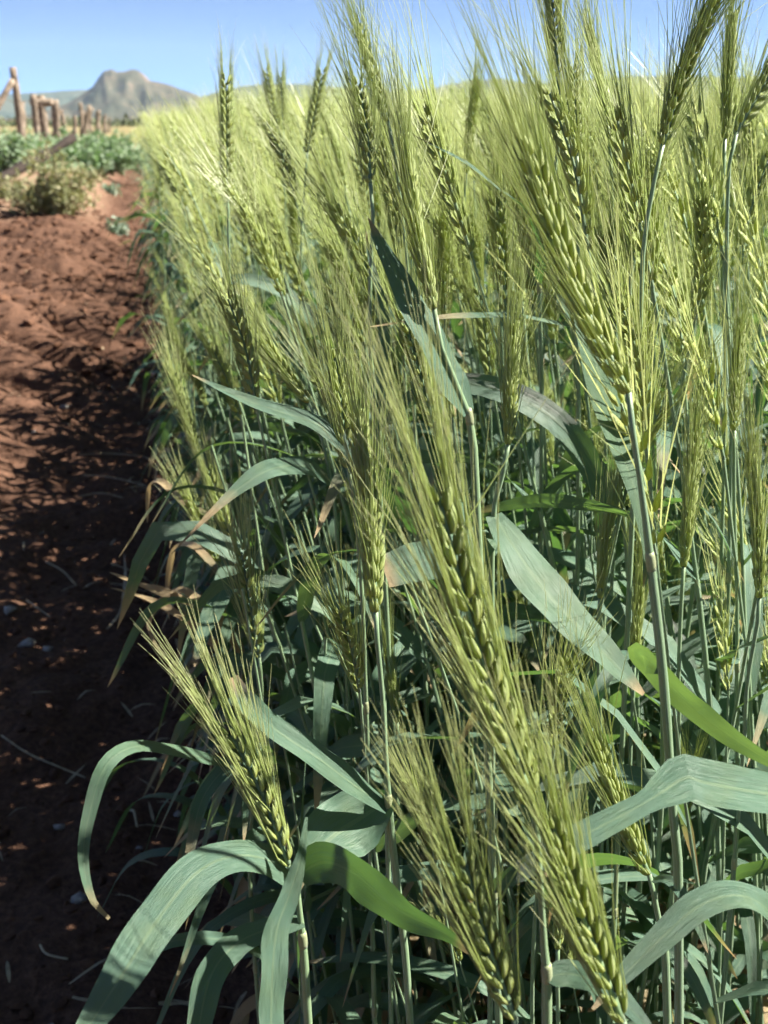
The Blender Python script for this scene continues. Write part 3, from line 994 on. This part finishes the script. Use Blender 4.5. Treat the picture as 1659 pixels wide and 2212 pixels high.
hero('dark ear with curved bright husk rims just above the heavy leaning ear', (1246, 338), (1238, 140), 0.72, [(1250, 450), (1246, 700), (1250, 1000)], awn=0.062, spread=0.13, roll=.2, seed=14, collar=(1246, 708, .64),
     leaves=[dict(pts=[(1246, 710, .62), (1150, 690, .60), (1050, 682, .585), (920, 690, .575), (800, 706, .57)], w=34, face=.35, n=(.2, 0, .4), fold=.3, dry=(0, 0, 0, .15, .45, .8, 1), prof=(.8, 1, 1, .95, .8, .5, .1), label='long leaf lying level with a withered tan tip')])
hero('dark ear leaning right in the shade behind the heavy leaning ear', (1386, 472), (1442, 300), 0.72, [(1375, 540), (1360, 620), (1350, 800)], awn=0.06, spread=0.16, roll=.6, seed=15)
# the right half, below
hero('lit green ear low beside the main stem, standing before a broad pale leaf', (1370, 1432), (1384, 1225), 0.70, [(1368, 1500), (1362, 1620), (1356, 1800)], awn=0.065, spread=0.12, roll=1.2, seed=16)
hero('olive ear left of the main stem with plump husks in two rows', (1296, 1292), (1332, 1050), 0.68, [(1292, 1380), (1296, 1550), (1300, 1800)], awn=0.065, spread=0.12, roll=1.4, bow=.03, seed=17)
hero('straight pale ear on a slim stem right of the main stem', (1477, 1225), (1504, 935), 0.64, [(1472, 1300), (1466, 1450), (1464, 1650)], awn=0.07, spread=0.12, roll=1.0, seed=18)
hero('plump sunlit ear near the right picture edge at mid height', (1640, 1292), (1622, 985), 0.60, [(1636, 1350), (1614, 1480), (1600, 1700)], awn=0.062, spread=0.13, roll=1.3, bow=-.02, seed=19)
hero('slim stem at the right edge crossing in front of pale leaves', (1586, 930), (1600, 700), 0.66, [(1586, 1100), (1592, 1300), (1592, 1500), (1590, 1800)], awn=0.066, spread=0.13, roll=.8, seed=20, collar=(1592, 1420, .66),
     leaves=[dict(pts=[(1592, 1420, .66), (1560, 1430, .64), (1600, 1400, .6), (1680, 1370, .57)], w=40, face=.5)])
hero('low ear leaning left with plump yellow husks at its foot, under the wide level leaf', (1402, 1888), (1292, 1610), 0.50, [(1412, 1930), (1428, 2020), (1440, 2150)], awn=0.062, spread=0.12, roll=1.0, bow=.02, seed=21, collar=(1410, 1905, .44),
     leaves=[dict(pts=[(1410, 1900, .44), (1450, 1905, .435), (1490, 1960, .43), (1530, 2060, .43)], w=30, face=.5)])
hero('blurred shaded ear at the bottom centre, its awns fanning up across dark leaves', (1112, 2200), (1002, 1850), 0.37, [(1122, 2260), (1135, 2400, .40)], awn=0.062, spread=0.16, roll=.4, bow=.02, seed=22, size=.86, per=6)
hero('blurred shaded ear rising from the bottom edge right of the central stem', (1345, 2205), (1190, 1770), 0.37, [(1362, 2280), (1380, 2420, .40)], awn=0.060, spread=0.14, roll=.7, bow=.01, seed=23, size=.88, per=6)
hero('small lit ear hidden low behind the central stem', (1205, 2050), (1222, 1860), 0.62, [(1204, 2120), (1205, 2250)], awn=0.055, spread=0.12, roll=1.2, seed=24)
hero('plant at the right edge with a wide level leaf bent sharply down', (1715, 1500), (1730, 1200), 0.50, [(1712, 1620), (1706, 1720, .47), (1700, 1900, .48)], awn=0.06, spread=0.12, seed=25, collar=(1706, 1720, .47),
     leaves=[dict(pts=[(1704, 1722, .46), (1600, 1706, .44), (1520, 1690, .43), (1482, 1678, .428), (1450, 1698, .425), (1380, 1742, .415), (1260, 1805, .40), (1120, 1885, .40), (1010, 1950, .41)], w=104, sun=0.5, free=True, fold=.18, ruffle=.06, prof=(.9, 1, 1, 1, .95, .45, .5, .55, .45, .3, .06), label='wide level leaf with a sharp bend'),
             dict(pts=[(1700, 2120, .45), (1672, 1985, .44), (1600, 1935, .43), (1510, 1958, .425), (1430, 2025, .42), (1345, 2110, .415), (1280, 2180, .41)], w=74, face=.4, free=True, fold=.2, prof=(.6, .85, 1, 1, .95, .8, .55, .1))])
hero('plant behind the centre with a broad sunlit leaf slanting down right', (1098, 960), (1110, 700), 0.56, [(1085, 1030), (1066, 1110), (1062, 1300), (1064, 1600)], awn=0.066, spread=0.12, roll=1.1, seed=26, collar=(1066, 1112, .60),
     leaves=[dict(pts=[(1066, 1112, .60), (1110, 1180, .585), (1180, 1280, .57), (1280, 1385, .56), (1390, 1500, .555)], w=98, sun=0.7, fold=.22, prof=(.4, .75, 1, 1, .9, .75, .5, .1), label='broad sunlit leaf slanting down to the right'),
             dict(pts=[(1064, 1160, .62), (1000, 1190, .60), (900, 1215, .585), (830, 1235, .575)], w=86, face=.75, fold=.1, prof=(.5, .9, 1, 1, .95, .8))])
hero('yellow lit ear in the shade behind the pale left stem', (858, 1560), (834, 1380), 0.78, [(862, 1640), (866, 1800)], awn=0.06, spread=0.13, roll=1.5, seed=27)
hero('ear with a bright lit tip standing just above the pale left stem', (812, 1232), (800, 1000), 0.60, [(816, 1310), (828, 1480), (835, 1700)], awn=0.062, spread=0.16, roll=.9, seed=28)
# the left flank
hero('bright yellow ear leaning left at the field edge, long awns pointing to the path', (668, 868), (572, 738), 0.74, [(690, 930), (715, 1040), (735, 1250)], awn=0.080, spread=0.12, roll=1.1, bow=.02, seed=29,
     leaves=[dict(pts=[(715, 1040, .74), (660, 1008, .72), (590, 1012, .70), (520, 1052, .69), (450, 1115, .68), (370, 1197, .67)], w=58, face=.5, fold=.25, dry=(0, 0, 0, 0, .1, .6, 1, 1), prof=(.7, 1, 1, .95, .8, .45, .25, .12, .03), label='dark leaf over the path edge with a white dry tip')])
hero('ear beside the bright yellow one, hanging in its shadow', (752, 1010), (722, 752), 0.62, [(765, 1080), (780, 1250), (790, 1500)], awn=0.07, spread=0.16, roll=.4, seed=30,
     leaves=[dict(pts=[(780, 1000, .63), (700, 925, .625), (600, 888, .62), (520, 860, .615), (415, 810, .61)], w=44, face=.45, fold=.3, prof=(.8, 1, 1, .9, .7, .4, .05))])
hero('small bearded ear standing out over the path at the left flank', (428, 985), (378, 815), 0.95, [(440, 1050), (462, 1150), (480, 1300)], awn=0.062, spread=0.14, roll=1.2, seed=31,
     leaves=[dict(pts=[(455, 1120, .95), (400, 1085, .97), (345, 1040, 1.0), (322, 1060, 1.02), (318, 1130, 1.03)], w=20, face=.5, fold=.4, dry=(.5, .9, 1, 1)),
             dict(pts=[(470, 1230, .95), (420, 1180, .97), (380, 1185, 1.0), (362, 1260, 1.02), (365, 1340, 1.03)], w=18, face=.5, fold=.4, dry=(.5, .9, 1, 1))])
hero('second small ear over the path, below the small bearded one', (500, 1170), (448, 1010), 0.95, [(508, 1250), (520, 1400), (530, 1560)], awn=0.05, spread=0.13, roll=.6, seed=32,
     leaves=[dict(pts=[(515, 1190, .95), (480, 1270, .93), (440, 1370, .91), (420, 1440, .90)], w=52, face=.6, fold=.2),
             dict(pts=[(526, 1420, .95), (470, 1335, .94), (380, 1290, .95), (300, 1262, .96), (236, 1236, .97)], w=26, face=.5, fold=.5, ruffle=.5, dry=(.6, 1, 1, 1), label='dry tan leaf sticking out over the path'),
             dict(pts=[(528, 1450, .95), (440, 1370, .95), (360, 1312, .96), (290, 1284, .97), (238, 1270, .97)], w=20, face=.5, fold=.5, ruffle=.5, dry=(.6, 1, 1, 1), label='dry tan leaf sticking out over the path'),
             dict(pts=[(528, 1330, .95), (440, 1300, .95), (380, 1275, .96), (325, 1330, .97), (330, 1380, .97), (355, 1420, .97)], w=18, face=.5, fold=.5, ruffle=.4, dry=(.5, 1, 1, 1))])
hero('yellow blurred ear leaning over the path at the far left flank', (392, 432), (338, 345), 1.75, [(402, 480), (415, 600)], awn=0.07, spread=0.13, seed=33, size=1.1)
hero('tall dark ear rising alone above the field left of centre', (492, 420), (488, 165), 1.0, [(494, 520), (497, 700), (500, 1000)], awn=0.05, spread=0.08, roll=.2, seed=34)
hero('slim ear above the left field skyline, tilted left', (606, 300), (574, 150), 1.40, [(615, 420), (620, 600)], awn=0.05, spread=0.08, seed=35)
hero('short ear beside the tilted slim ear on the field skyline', (612, 285), (606, 160), 1.55, [(616, 420), (620, 560)], awn=0.05, spread=0.08, seed=36)
hero('slim ear tilted right on the skyline beside the dark bearded ear', (664, 330), (697, 150), 1.20, [(655, 450), (650, 600)], awn=0.05, spread=0.08, seed=37)
N_HERO = 37


# ------------------------------------------------------------------ wheat: the rows behind
def plant_parts(seed, lod, leafy=False):
    """A wheat plant about 0.86 m tall, bowed towards +X; -> dict of Geo for its parts"""
    r0 = np.random.default_rng(seed + 40)
    H = r0.uniform(0.72, 0.80) * (0.9 if leafy else 1)
    bow = r0.uniform(0.02, 0.10)
    n = [26, 6, 4, 2][lod]
    t = np.linspace(0, 1, n)
    c = np.stack([bow * t ** 2.4, 0.015 * np.sin(t * 4 + seed), H * t], 1)
    stem = Geo()
    tube(stem, c, np.where(t < 0.78, 0.0018, 0.0012), [7, 4, 3, 3][lod], 1, cap=False)
    tip_d = unit(np.array([bow * 2.4 * 1.2, 0, H]))
    EL = r0.uniform(0.078, 0.095)
    droop = r0.uniform(0.0, 0.25)
    e1 = c[-1] + tip_d * EL * 0.5
    e2 = e1 + unit(tip_d + np.array([droop, 0, -droop * 0.3])) * EL * 0.5
    roll = r0.uniform(0, 3.14)
    out = {'stem': stem, 'leaves': [], 'top': e2}
    if lod <= 1:
        ns = 18 if lod == 0 else 11
        lay, ax = ear_layout([c[-1], e1, e2], ns, roll, seed, 1.0 if lod == 0 else 1.2)
        out['lay'] = lay
        out['rachis'] = rachis(ax, sides=5 if lod == 0 else 3)
        out['ear'] = Geo().join(rachis(ax, sides=5 if lod == 0 else 3))
        for M, *_ in lay:
            out['ear'].join(SPK[lod], M)
        out['beard'] = awns(lay, r0.uniform(0.062, 0.085), r0.uniform(0.12, 0.20), seed, sides=3 if lod == 0 else 2, segs=4 if lod == 0 else 2, r=0.00031 if lod == 0 else 0.00038, per=4 if lod == 0 else 3)
    else:
        ns = 8 if lod == 2 else 3
        lay, ax = ear_layout([c[-1], e1, e2], ns, roll, seed, 1.35 if lod == 2 else 2.4)
        out['ear'] = Geo()
        for M, *_ in lay:
            out['ear'].join(SPK[2], M)
        out['beard'] = awns(lay, 0.07, 0.16, seed, sides=2, segs=2, r=0.00055 if lod == 2 else 0.0013, per=2)
    hs = ([0.16, 0.32, 0.48, 0.62, 0.78] if lod == 0 else [0.2, 0.4, 0.6, 0.77]) if lod <= 1 else ([0.25, 0.5, 0.74] if lod == 2 else [0.3, 0.7])
    if leafy:
        hs = ([0.10, 0.2, 0.3, 0.40, 0.5, 0.6, 0.7, 0.8] if lod == 0 else [0.12, 0.25, 0.38, 0.5, 0.6, 0.7, 0.8])
    for q, hq in enumerate(hs):
        k = hq * (n - 1)
        p0 = np.array([np.interp(k, np.arange(n), c[:, j]) for j in range(3)])
        az = (q % 2) * math.pi + r0.normal() * 0.7 + r0.uniform(0, 0.6)
        h_ = np.array([math.cos(az), math.sin(az), 0])
        top = hq > 0.75
        Ln = r0.uniform(0.17, 0.27) * (0.85 if top else 1.0) * (0.72 if leafy else 1.0)
        up = r0.uniform(0.45, 0.95) if top and not leafy else r0.uniform(0.15, 0.75)
        dr = r0.uniform(-0.55, 0.15) - (0.35 if leafy else 0)
        pts = [p0, p0 + h_ * Ln * 0.22 + np.array([0, 0, Ln * up * 0.45]), p0 + h_ * Ln * 0.55 + np.array([0, 0, Ln * up * 0.6]), p0 + h_ * Ln * 0.85 + np.array([0, 0, Ln * (up * 0.35 + dr * 0.6)])]
        gl = Geo()
        lowdry = (0.3, 0.5, 0.8, 1.0) if (hq < (0.36 if leafy else 0.24) and r0.uniform() < 0.65) else ((0, 0, 0, 0, 0.4, .8) if r0.uniform() < 0.4 else (0, 0, 0, 0, 0, 0, 0, .2, .8))
        ribbon(gl, spline(pts, [20, 7, 4, 3][lod]), r0.uniform(0.012, 0.019), unit(np.array([0, 0, 1]) + r0.normal(size=3) * 0.3), [5, 3, 2, 2][lod], 0.3, 0, lowdry, 0.06, r0.normal() * 0.9, seed=seed * 7 + q)
        out['leaves'].append(gl)
    return out


# where the plants stand: drilled rows along the path
def scatter(y0, y1, density, xmax_of_y, r, xmin=0.055):
    pts = []
    row = 0.075
    xs_max = max(xmax_of_y(y0), xmax_of_y(y1))
    k = 0
    x = xmin
    while x < xs_max:
        ln = y1 - y0
        cnt = r.poisson(density * row * ln)
        ys = y0 + ln * r.uniform(size=cnt)
        xx = x + r.normal(size=cnt) * 0.022
        ok = xx < xmax_of_y(ys)
        pts.append(np.stack([np.maximum(xx[ok], xmin - 0.03), ys[ok]], 1))
        x += row
        k += 1
    return np.vstack(pts)


rs = np.random.default_rng(12)
right = lambda y: np.maximum(0.30, np.asarray(y) * 0.70 + 0.12)
XMIN = 0.12
NEAR = scatter(0.42, 2.6, 500, right, rs, XMIN)


def depth_of(p):
    q = np.append(p, 0.75) - EYE
    return q @ FW, q @ RT


SKY_U = [250, 300, 340, 420, 520, 640, 760, 900, 1100, 1659]
SKY_V = [330, 292, 262, 240, 215, 205, 190, 175, 165, 150]


def pose(p, r, edge, top, bare=False, tall=False):
    """Lean, turn and size of a plant: the edge rows are lower and none reaches far across the path. -> 3x3, scale or None"""
    for k in range(6):
        yaw = math.pi + r.normal() * (0.7 if edge else 0.9)
        tilt = r.normal(0.07 if edge else 0.04, 0.05) * (1 - 0.15 * k)
        R_ = np.array(Matrix.Rotation(-tilt, 3, 'Y') @ Matrix.Rotation(r.normal() * 0.05, 3, 'X') @ Matrix.Rotation(yaw, 3, 'Z'))
        sc = float(np.clip(r.normal(1.0, 0.05), 0.84, 1.10))
        if tall:
            sc = float(r.uniform(0.95, 1.08))
        elif p[1] < 3.2:
            if edge:
                sc *= float(r.uniform(0.80, 0.98))
            elif r.uniform() < 0.60:
                sc = float(r.uniform(0.56, 0.95))
        else:
            sc = 1.11 * sc if r.uniform() < 0.75 else float(r.uniform(0.85, 1.05))
        q = np.array([p[0], p[1], 0]) + R_ @ top * sc
        u, v, d = project(q)
        if d < 0.05:
            return R_, sc
        lim = float(np.interp(u, SKY_U, SKY_V)) + (40 if u > 640 else 55) * float(np.clip((3.2 - d) / 1.7, 0, 1)) - 8
        if v < lim and d < 12:
            sc *= 1 - min(0.3, (lim - v) * d / FPX / 0.85)
            q = np.array([p[0], p[1], 0]) + R_ @ top * sc
            u, v, d = project(q)
        if u > 318 + (0.085 if k == 5 or bare else 0.27) * (v - 265):
            return R_, sc
    return R_, sc * 0.8


sel, rest = [], []
for p in NEAR:
    dz, lat = depth_of(p)
    u = PW / 2 + FPX * lat / max(dz, .01)
    if dz < 0.47 or (dz < 0.60 and rs.uniform() < 0.55):
        continue
    inside = -80 < u < PW + 120
    (sel if inside else rest).append((dz, p, u))
sel.sort(key=lambda s: s[0])
N_MID = 262
mid = sel[:N_MID]
rest += sel[N_MID:]

VAR = [plant_parts(s, 0) for s in range(9)] + [plant_parts(50 + s, 0, True) for s in range(6)]
VM = []
for s, v in enumerate(VAR):
    d = {'stem': make_mesh('stem', v['stem'], MATS), 'ear': make_mesh('ear', v['ear'], MATS), 'rachis': make_mesh('ear', v['rachis'], MATS), 'beard': make_mesh('beard', v['beard'], MATS),
         'leaves': [make_mesh('leaf', gl, MATS) for gl in v['leaves']], 'top': v['top']}
    VM.append(d)

N_SPLIT = 60     # the nearest of these show their husks one by one
rm = np.random.default_rng(99)
for i, (dz, p, u) in enumerate(mid):
    edge = p[0] < 0.22
    vi = int(rm.integers(9, 15)) if edge and rm.uniform() < 0.8 else int(rm.integers(0, 9))
    v = VM[vi]
    e = empty('wheat_plant', (p[0], p[1], float(ground_z(p[0], p[1])) - 0.005))
    bare = edge and p[0] < 0.24 and rm.uniform() < 0.7
    R_, sc = pose(p, rm, edge, v['top'], bare)
    if bare:
        sc *= 0.92
    if dz < 0.62:
        sc *= float(rm.uniform(0.58, 0.74))
    e.rotation_euler = Matrix(R_.tolist()).to_euler()
    e.scale = (sc, sc, sc)
    if edge:
        tag(e, 'one of the wheat plants lining the shaded field edge beside the soil path', 'wheat', 'wheat plants along the path edge')
    elif dz < 0.95:
        tag(e, 'one of the bearded wheat plants crowded just behind the foreground ears', 'wheat', 'wheat plants just behind the front rows')
    else:
        tag(e, 'one of the softly blurred wheat plants deeper inside the field', 'wheat', 'wheat plants deeper in the field')
    link('stem', v['stem'], e)
    if bare:
        for me in v['leaves']:
            link('leaf', me, e)
        continue
    if i < N_SPLIT:
        er = link('ear', v['rachis'], e)
        for M, *_ in VAR[vi]['lay']:
            link('spikelet', SPK_MESH, er, M)
    else:
        er = link('ear', v['ear'], e)
    link('beard', v['beard'], er)
    for me in v['leaves']:
        link('leaf', me, e)

# the mass of the field beyond: one object
LODV = {}
for lod in (1, 2, 3, 4, 5):
    arr = []
    for s in range(10):
        v = plant_parts(100 * lod + s, min(lod, 3) if lod < 4 else 1, lod >= 4)
        gg = Geo()
        gg.join(v['stem'])
        if lod != 5:
            gg.join(v['ear']).join(v['beard'])
        for gl in v['leaves']:
            gg.join(gl)
        arr.append((*gg.arrays(), v['top']))
    LODV[lod] = arr
acc = {'V': [], 'T': [], 'M': [], 'A': [], 'tint': []}
nv = 0


def put(p, lod, r, wide=1.0, clear=False, tall=False):
    global nv
    edge = p[0] < 0.24 and not tall
    bare = lod == 5 or (edge and r.uniform() < 0.7 and p[1] < 11 and p[1] > 0.3)
    if bare:
        lod = 5
    elif edge and lod == 1 and r.uniform() < 0.8:
        lod = 4
    if p[1] > 3.0 and p[0] < 0.5 and vnoise(np.array(p[1] * 1.25 + 7.0), np.array(p[0] * 0.6)) < 0.06 - 0.35 * p[0]:
        return
    V, T, M, A, top = LODV[lod][int(r.integers(10))]
    R_, sc = pose(p, r, edge, top, bare, tall)
    if bare:
        sc *= 0.92
    if clear:
        u, v, d = project(np.array([p[0], p[1], 0]) + R_ @ top * sc)
        if d > -0.1 and u < PW + 60 + 0.12 * FPX / max(d, 0.05):
            return
    W = (V * sc * np.array([wide, wide, 1])) @ R_.T + np.array([p[0], p[1], float(ground_z(p[0], p[1])) - 0.01])
    acc['V'].append(W)
    acc['T'].append(T + nv)
    acc['M'].append(M)
    acc['A'].append(A)
    acc['tint'].append(np.full(len(W), r.uniform()))
    nv += len(W)


rf = np.random.default_rng(5)
for dz, p, u in rest:
    put(p, 1, rf)
for p in scatter(2.6, 3.4, 290, right, rf, XMIN):
    put(p, 1, rf)
for p in scatter(3.4, 9.0, 150, right, rf, XMIN):
    put(p, 2, rf, 1.15)
for p in scatter(9.0, 34.0, 22, lambda y: np.asarray(y) * 0.66 + 0.5, rf, XMIN):
    put(p, 3, rf, 1.5)
# the rows beside and behind the photographer, out of the frame, that shade the path and the low leaves
for p in scatter(-1.6, 2.2, 200, lambda y: np.asarray(y) * 0 + 1.9, rf, XMIN):
    dz, lat = depth_of(p)
    if dz > -0.25 and lat < 0.40 * max(dz, 0) + 0.40:
        continue
    if np.hypot(p[0], p[1]) < 0.22:
        continue
    put(p, 2, rf, 1.2, clear=True)


# leafy tillers low in the front rows, and tall plants along the near edge that keep the path in shade
for p in scatter(0.8, 4.2, 210, lambda y: np.asarray(y) * 0 + 0.75, rf, 0.15):
    put(p, 5, rf)
for p in scatter(0.6, 2.0, 190, lambda y: np.asarray(y) * 0 + 0.62, rf, 0.17):
    if depth_of(p)[0] > 0.66:
        put(p, 5, rf)
for p in scatter(1.0, 4.0, 90, lambda y: np.asarray(y) * 0 + 0.62, rf, 0.20):
    put(p, 4, rf, tall=True)


class _G:
    def arrays(self):
        return np.vstack(acc['V']), np.vstack(acc['T']), np.concatenate(acc['M']), np.vstack(acc['A'])


me = make_mesh('wheat_field', _G(), MATS, tint=np.concatenate(acc['tint']))
tag(link('wheat_field', me), 'dense green bearded wheat filling the field back to the hills', 'wheat field', kind='stuff')
print('mass triangles', len(me.polygons))


# ------------------------------------------------------------------ things on the soil
def lump(size, seed, flat=0.65):
    import bmesh
    bm = bmesh.new()
    bmesh.ops.create_icosphere(bm, subdivisions=1, radius=1.0)
    r0 = np.random.default_rng(seed)
    V = np.array([v.co[:] for v in bm.verts])
    F = np.array([[v.index for v in f.verts] for f in bm.faces])
    bm.free()
    V = V * (1 + 0.22 * r0.normal(size=(len(V), 1))) * np.array([1.25, 0.9, flat]) * size
    return V, F


LUMPS = [lump(1.0, s) for s in range(8)]
g = Geo()
rc = np.random.default_rng(31)
for i in range(6200):
    if i < 3000:
        y = 0.75 + 3.6 * rc.uniform() ** 1.3
        x = -0.75 * rc.uniform() + 0.12
        s = 0.0022 + 0.0075 * rc.uniform() ** 4
    else:
        y = 4.0 + 7.5 * rc.uniform()
        x = -1.5 * rc.uniform() + 0.05
        s = 0.004 + 0.026 * rc.uniform() ** 3
    V, F = LUMPS[int(rc.integers(8))]
    a = rc.uniform(0, 6.28)
    R_ = np.array([[math.cos(a), -math.sin(a), 0], [math.sin(a), math.cos(a), 0], [0, 0, 1]])
    g.add(V @ R_.T * s + np.array([x, y, float(ground_z(x, y)) + s * 0.25]), F)
tag(link('soil_crumbs', make_mesh('soil_crumbs', g, [CLOD], smooth=False)), 'small red brown crumbs of soil strewn over the path', 'soil', kind='stuff')

stones = [((140, 882), 0.020, 'pale oblong stone lying alone on the shaded soil near the lit strip'),
          ((75, 936), 0.010, 'small pale pebble below the oblong stone'),
          ((60, 1395), 0.017, 'grey stone at the left edge of the path, larger of two'),
          ((22, 1320), 0.014, 'upright white chip at the left picture edge'),
          ((105, 1405), 0.012, 'tan stone chip right of the grey stone'),
          ((170, 1945), 0.010, 'round pale pebble inside the hooked leaf'),
          ((112, 2390 - 160), 0.010, 'white pebble at the bottom of the path'),
          ((130, 1790), 0.008, 'tiny white pebble left of the hooked leaf'),
          ((8, 1805), 0.012, 'orange brown clod at the left edge level with the hooked leaf'),
          ((105, 1650), 0.010, 'reddish clod lying on the long thin straw'),
          ((385, 1760), 0.007, 'small grey pebble between hooked leaf and wheat'),
          ((300, 1838), 0.007, 'pinkish pebble right of the hooked leaf')]
for i, ((u, v), s, lab) in enumerate(stones):
    V, F = lump(s * 0.8, 200 + i)
    gg = Geo()
    gg.add(V, F)
    p = gpos(u, v)
    o = link('stone', make_mesh('stone', gg, [CLOD if 'clod' in lab else STONE]))
    o.location = (p[0], p[1], p[2] + s * 0.3)
    o.rotation_euler = (0, 0, i * 1.3)
    tag(o, lab, 'stone', 'loose stones on the path')

straws = [([(5, 1608), (60, 1640), (130, 1668), (185, 1690)], .004, 'long thin bent straw on the soil left of the hooked leaf'),
          ([(240, 1232), (300, 1260), (370, 1300)], .012, 'broad dry leaf strip lying off the wheat edge'),
          ([(238, 1270), (300, 1285), (400, 1330)], .010, 'lower dry leaf strip crossing the broad one at the wheat edge'),
          ([(232, 1368), (262, 1330), (272, 1270), (270, 1210)], .006, 'curved grey dry blade standing off the wheat edge'),
          ([(172, 998), (230, 990), (310, 1000)], .004, 'thin grey straw lying across the shaded path, upper of three'),
          ([(180, 1040), (240, 1045), (310, 1058)], .004, 'thin grey straw across the path, middle of three'),
          ([(170, 1085), (220, 1075), (265, 1085)], .004, 'thin grey straw across the path, lowest of three'),
          ([(100, 1228), (135, 1250), (165, 1280)], .005, 'short grey straw on the soil at mid path'),
          ([(60, 1550 - 240), (85, 1335), (110, 1345)], .004, 'short curved straw near the left edge'),
          ([(345, 2200), (430, 2190), (520, 2205)], .010, 'dry leaf strip at the bottom under the wide blade'),
          ([(160, 2185), (250, 2195), (340, 2208)], .008, 'dry stalk lying along the bottom edge of the path'),
          ([(430, 1795), (470, 1765), (520, 1735)], .006, 'dry tan stalk leaning under the wheat leaves'),
          ([(282, 1765), (292, 1780), (298, 1800)], .005, 'tiny white straw curl near the hooked leaf'),
          ([(90, 2070), (105, 2090), (150, 2100)], .004, 'white straw bit low on the path')]
for i, (pts, w, lab) in enumerate(straws):
    q = np.array([gpos(*p) for p in pts])
    q[:, 2] += 0.008 + 0.012 * np.random.default_rng(i).uniform(size=len(q))
    o0 = q[0].copy()
    gg = Geo()
    if w < 0.0055:
        tube(gg, spline(q - o0, 12), w * 0.35, 5)
    else:
        ribbon(gg, spline(q - o0, 16), w, (0.2, 0.1, 1), 4, 0.4, 0, None, 0.2, 0.8, (.5, 1, 1, .8, .2), seed=i)
    o = link('straw', make_mesh('straw', gg, [STRAW]))
    o.location = o0
    tag(o, lab, 'straw', 'dry straws on the path')

g = Geo()
for i in range(330):
    y = 0.8 + 8.5 * rc.uniform() ** 1.4
    x = (0.09 - 0.16 * rc.uniform()) if i % 3 else (-0.8 * rc.uniform())
    L_ = rc.uniform(0.015, 0.075)
    a = rc.uniform(0, 6.28)
    d = np.array([math.cos(a), math.sin(a), 0]) * L_
    p = np.array([x, y, float(ground_z(x, y)) + 0.006])
    c = spline([p, p + d * 0.5 + np.array([0, 0, rc.uniform(0, 0.010)]), p + d + np.array([0, 0, rc.uniform(-.002, .006)])], 5)
    ribbon(g, c, rc.uniform(0.0015, 0.005), (0, 0, 1), 2, 0.3, 0, seed=i)
tag(link('straw_litter', make_mesh('straw_litter', g, [STRAW])), 'fine broken straw scattered on the soil under the wheat', 'straw litter', kind='stuff')

# ------------------------------------------------------------------ air
g = Geo()
x0, x1, y0, y1, z0, z1 = -7000, 7000, -2500, 7000, -8, 420
g.add([(x0, y0, z0), (x1, y0, z0), (x1, y1, z0), (x0, y1, z0), (x0, y0, z1), (x1, y0, z1), (x1, y1, z1), (x0, y1, z1)],
      quads_to_tris([[0, 3, 2, 1], [4, 5, 6, 7], [0, 1, 5, 4], [1, 2, 6, 5], [2, 3, 7, 6], [3, 0, 4, 7]]))
HAZE, nt, N, L = new_mat('haze')
pv = N('ShaderNodeVolumePrincipled')
pv.inputs['Color'].default_value = (0.55, 0.76, 1.0, 1)
pv.inputs['Density'].default_value = 0.00007
pv.inputs['Anisotropy'].default_value = 0.0
o_ = N('ShaderNodeOutputMaterial')
L(pv.outputs[0], o_.inputs['Volume'])
tag(link('haze', make_mesh('haze', g, [HAZE], smooth=False)), 'thin bluish air over the land', 'haze', kind='stuff')
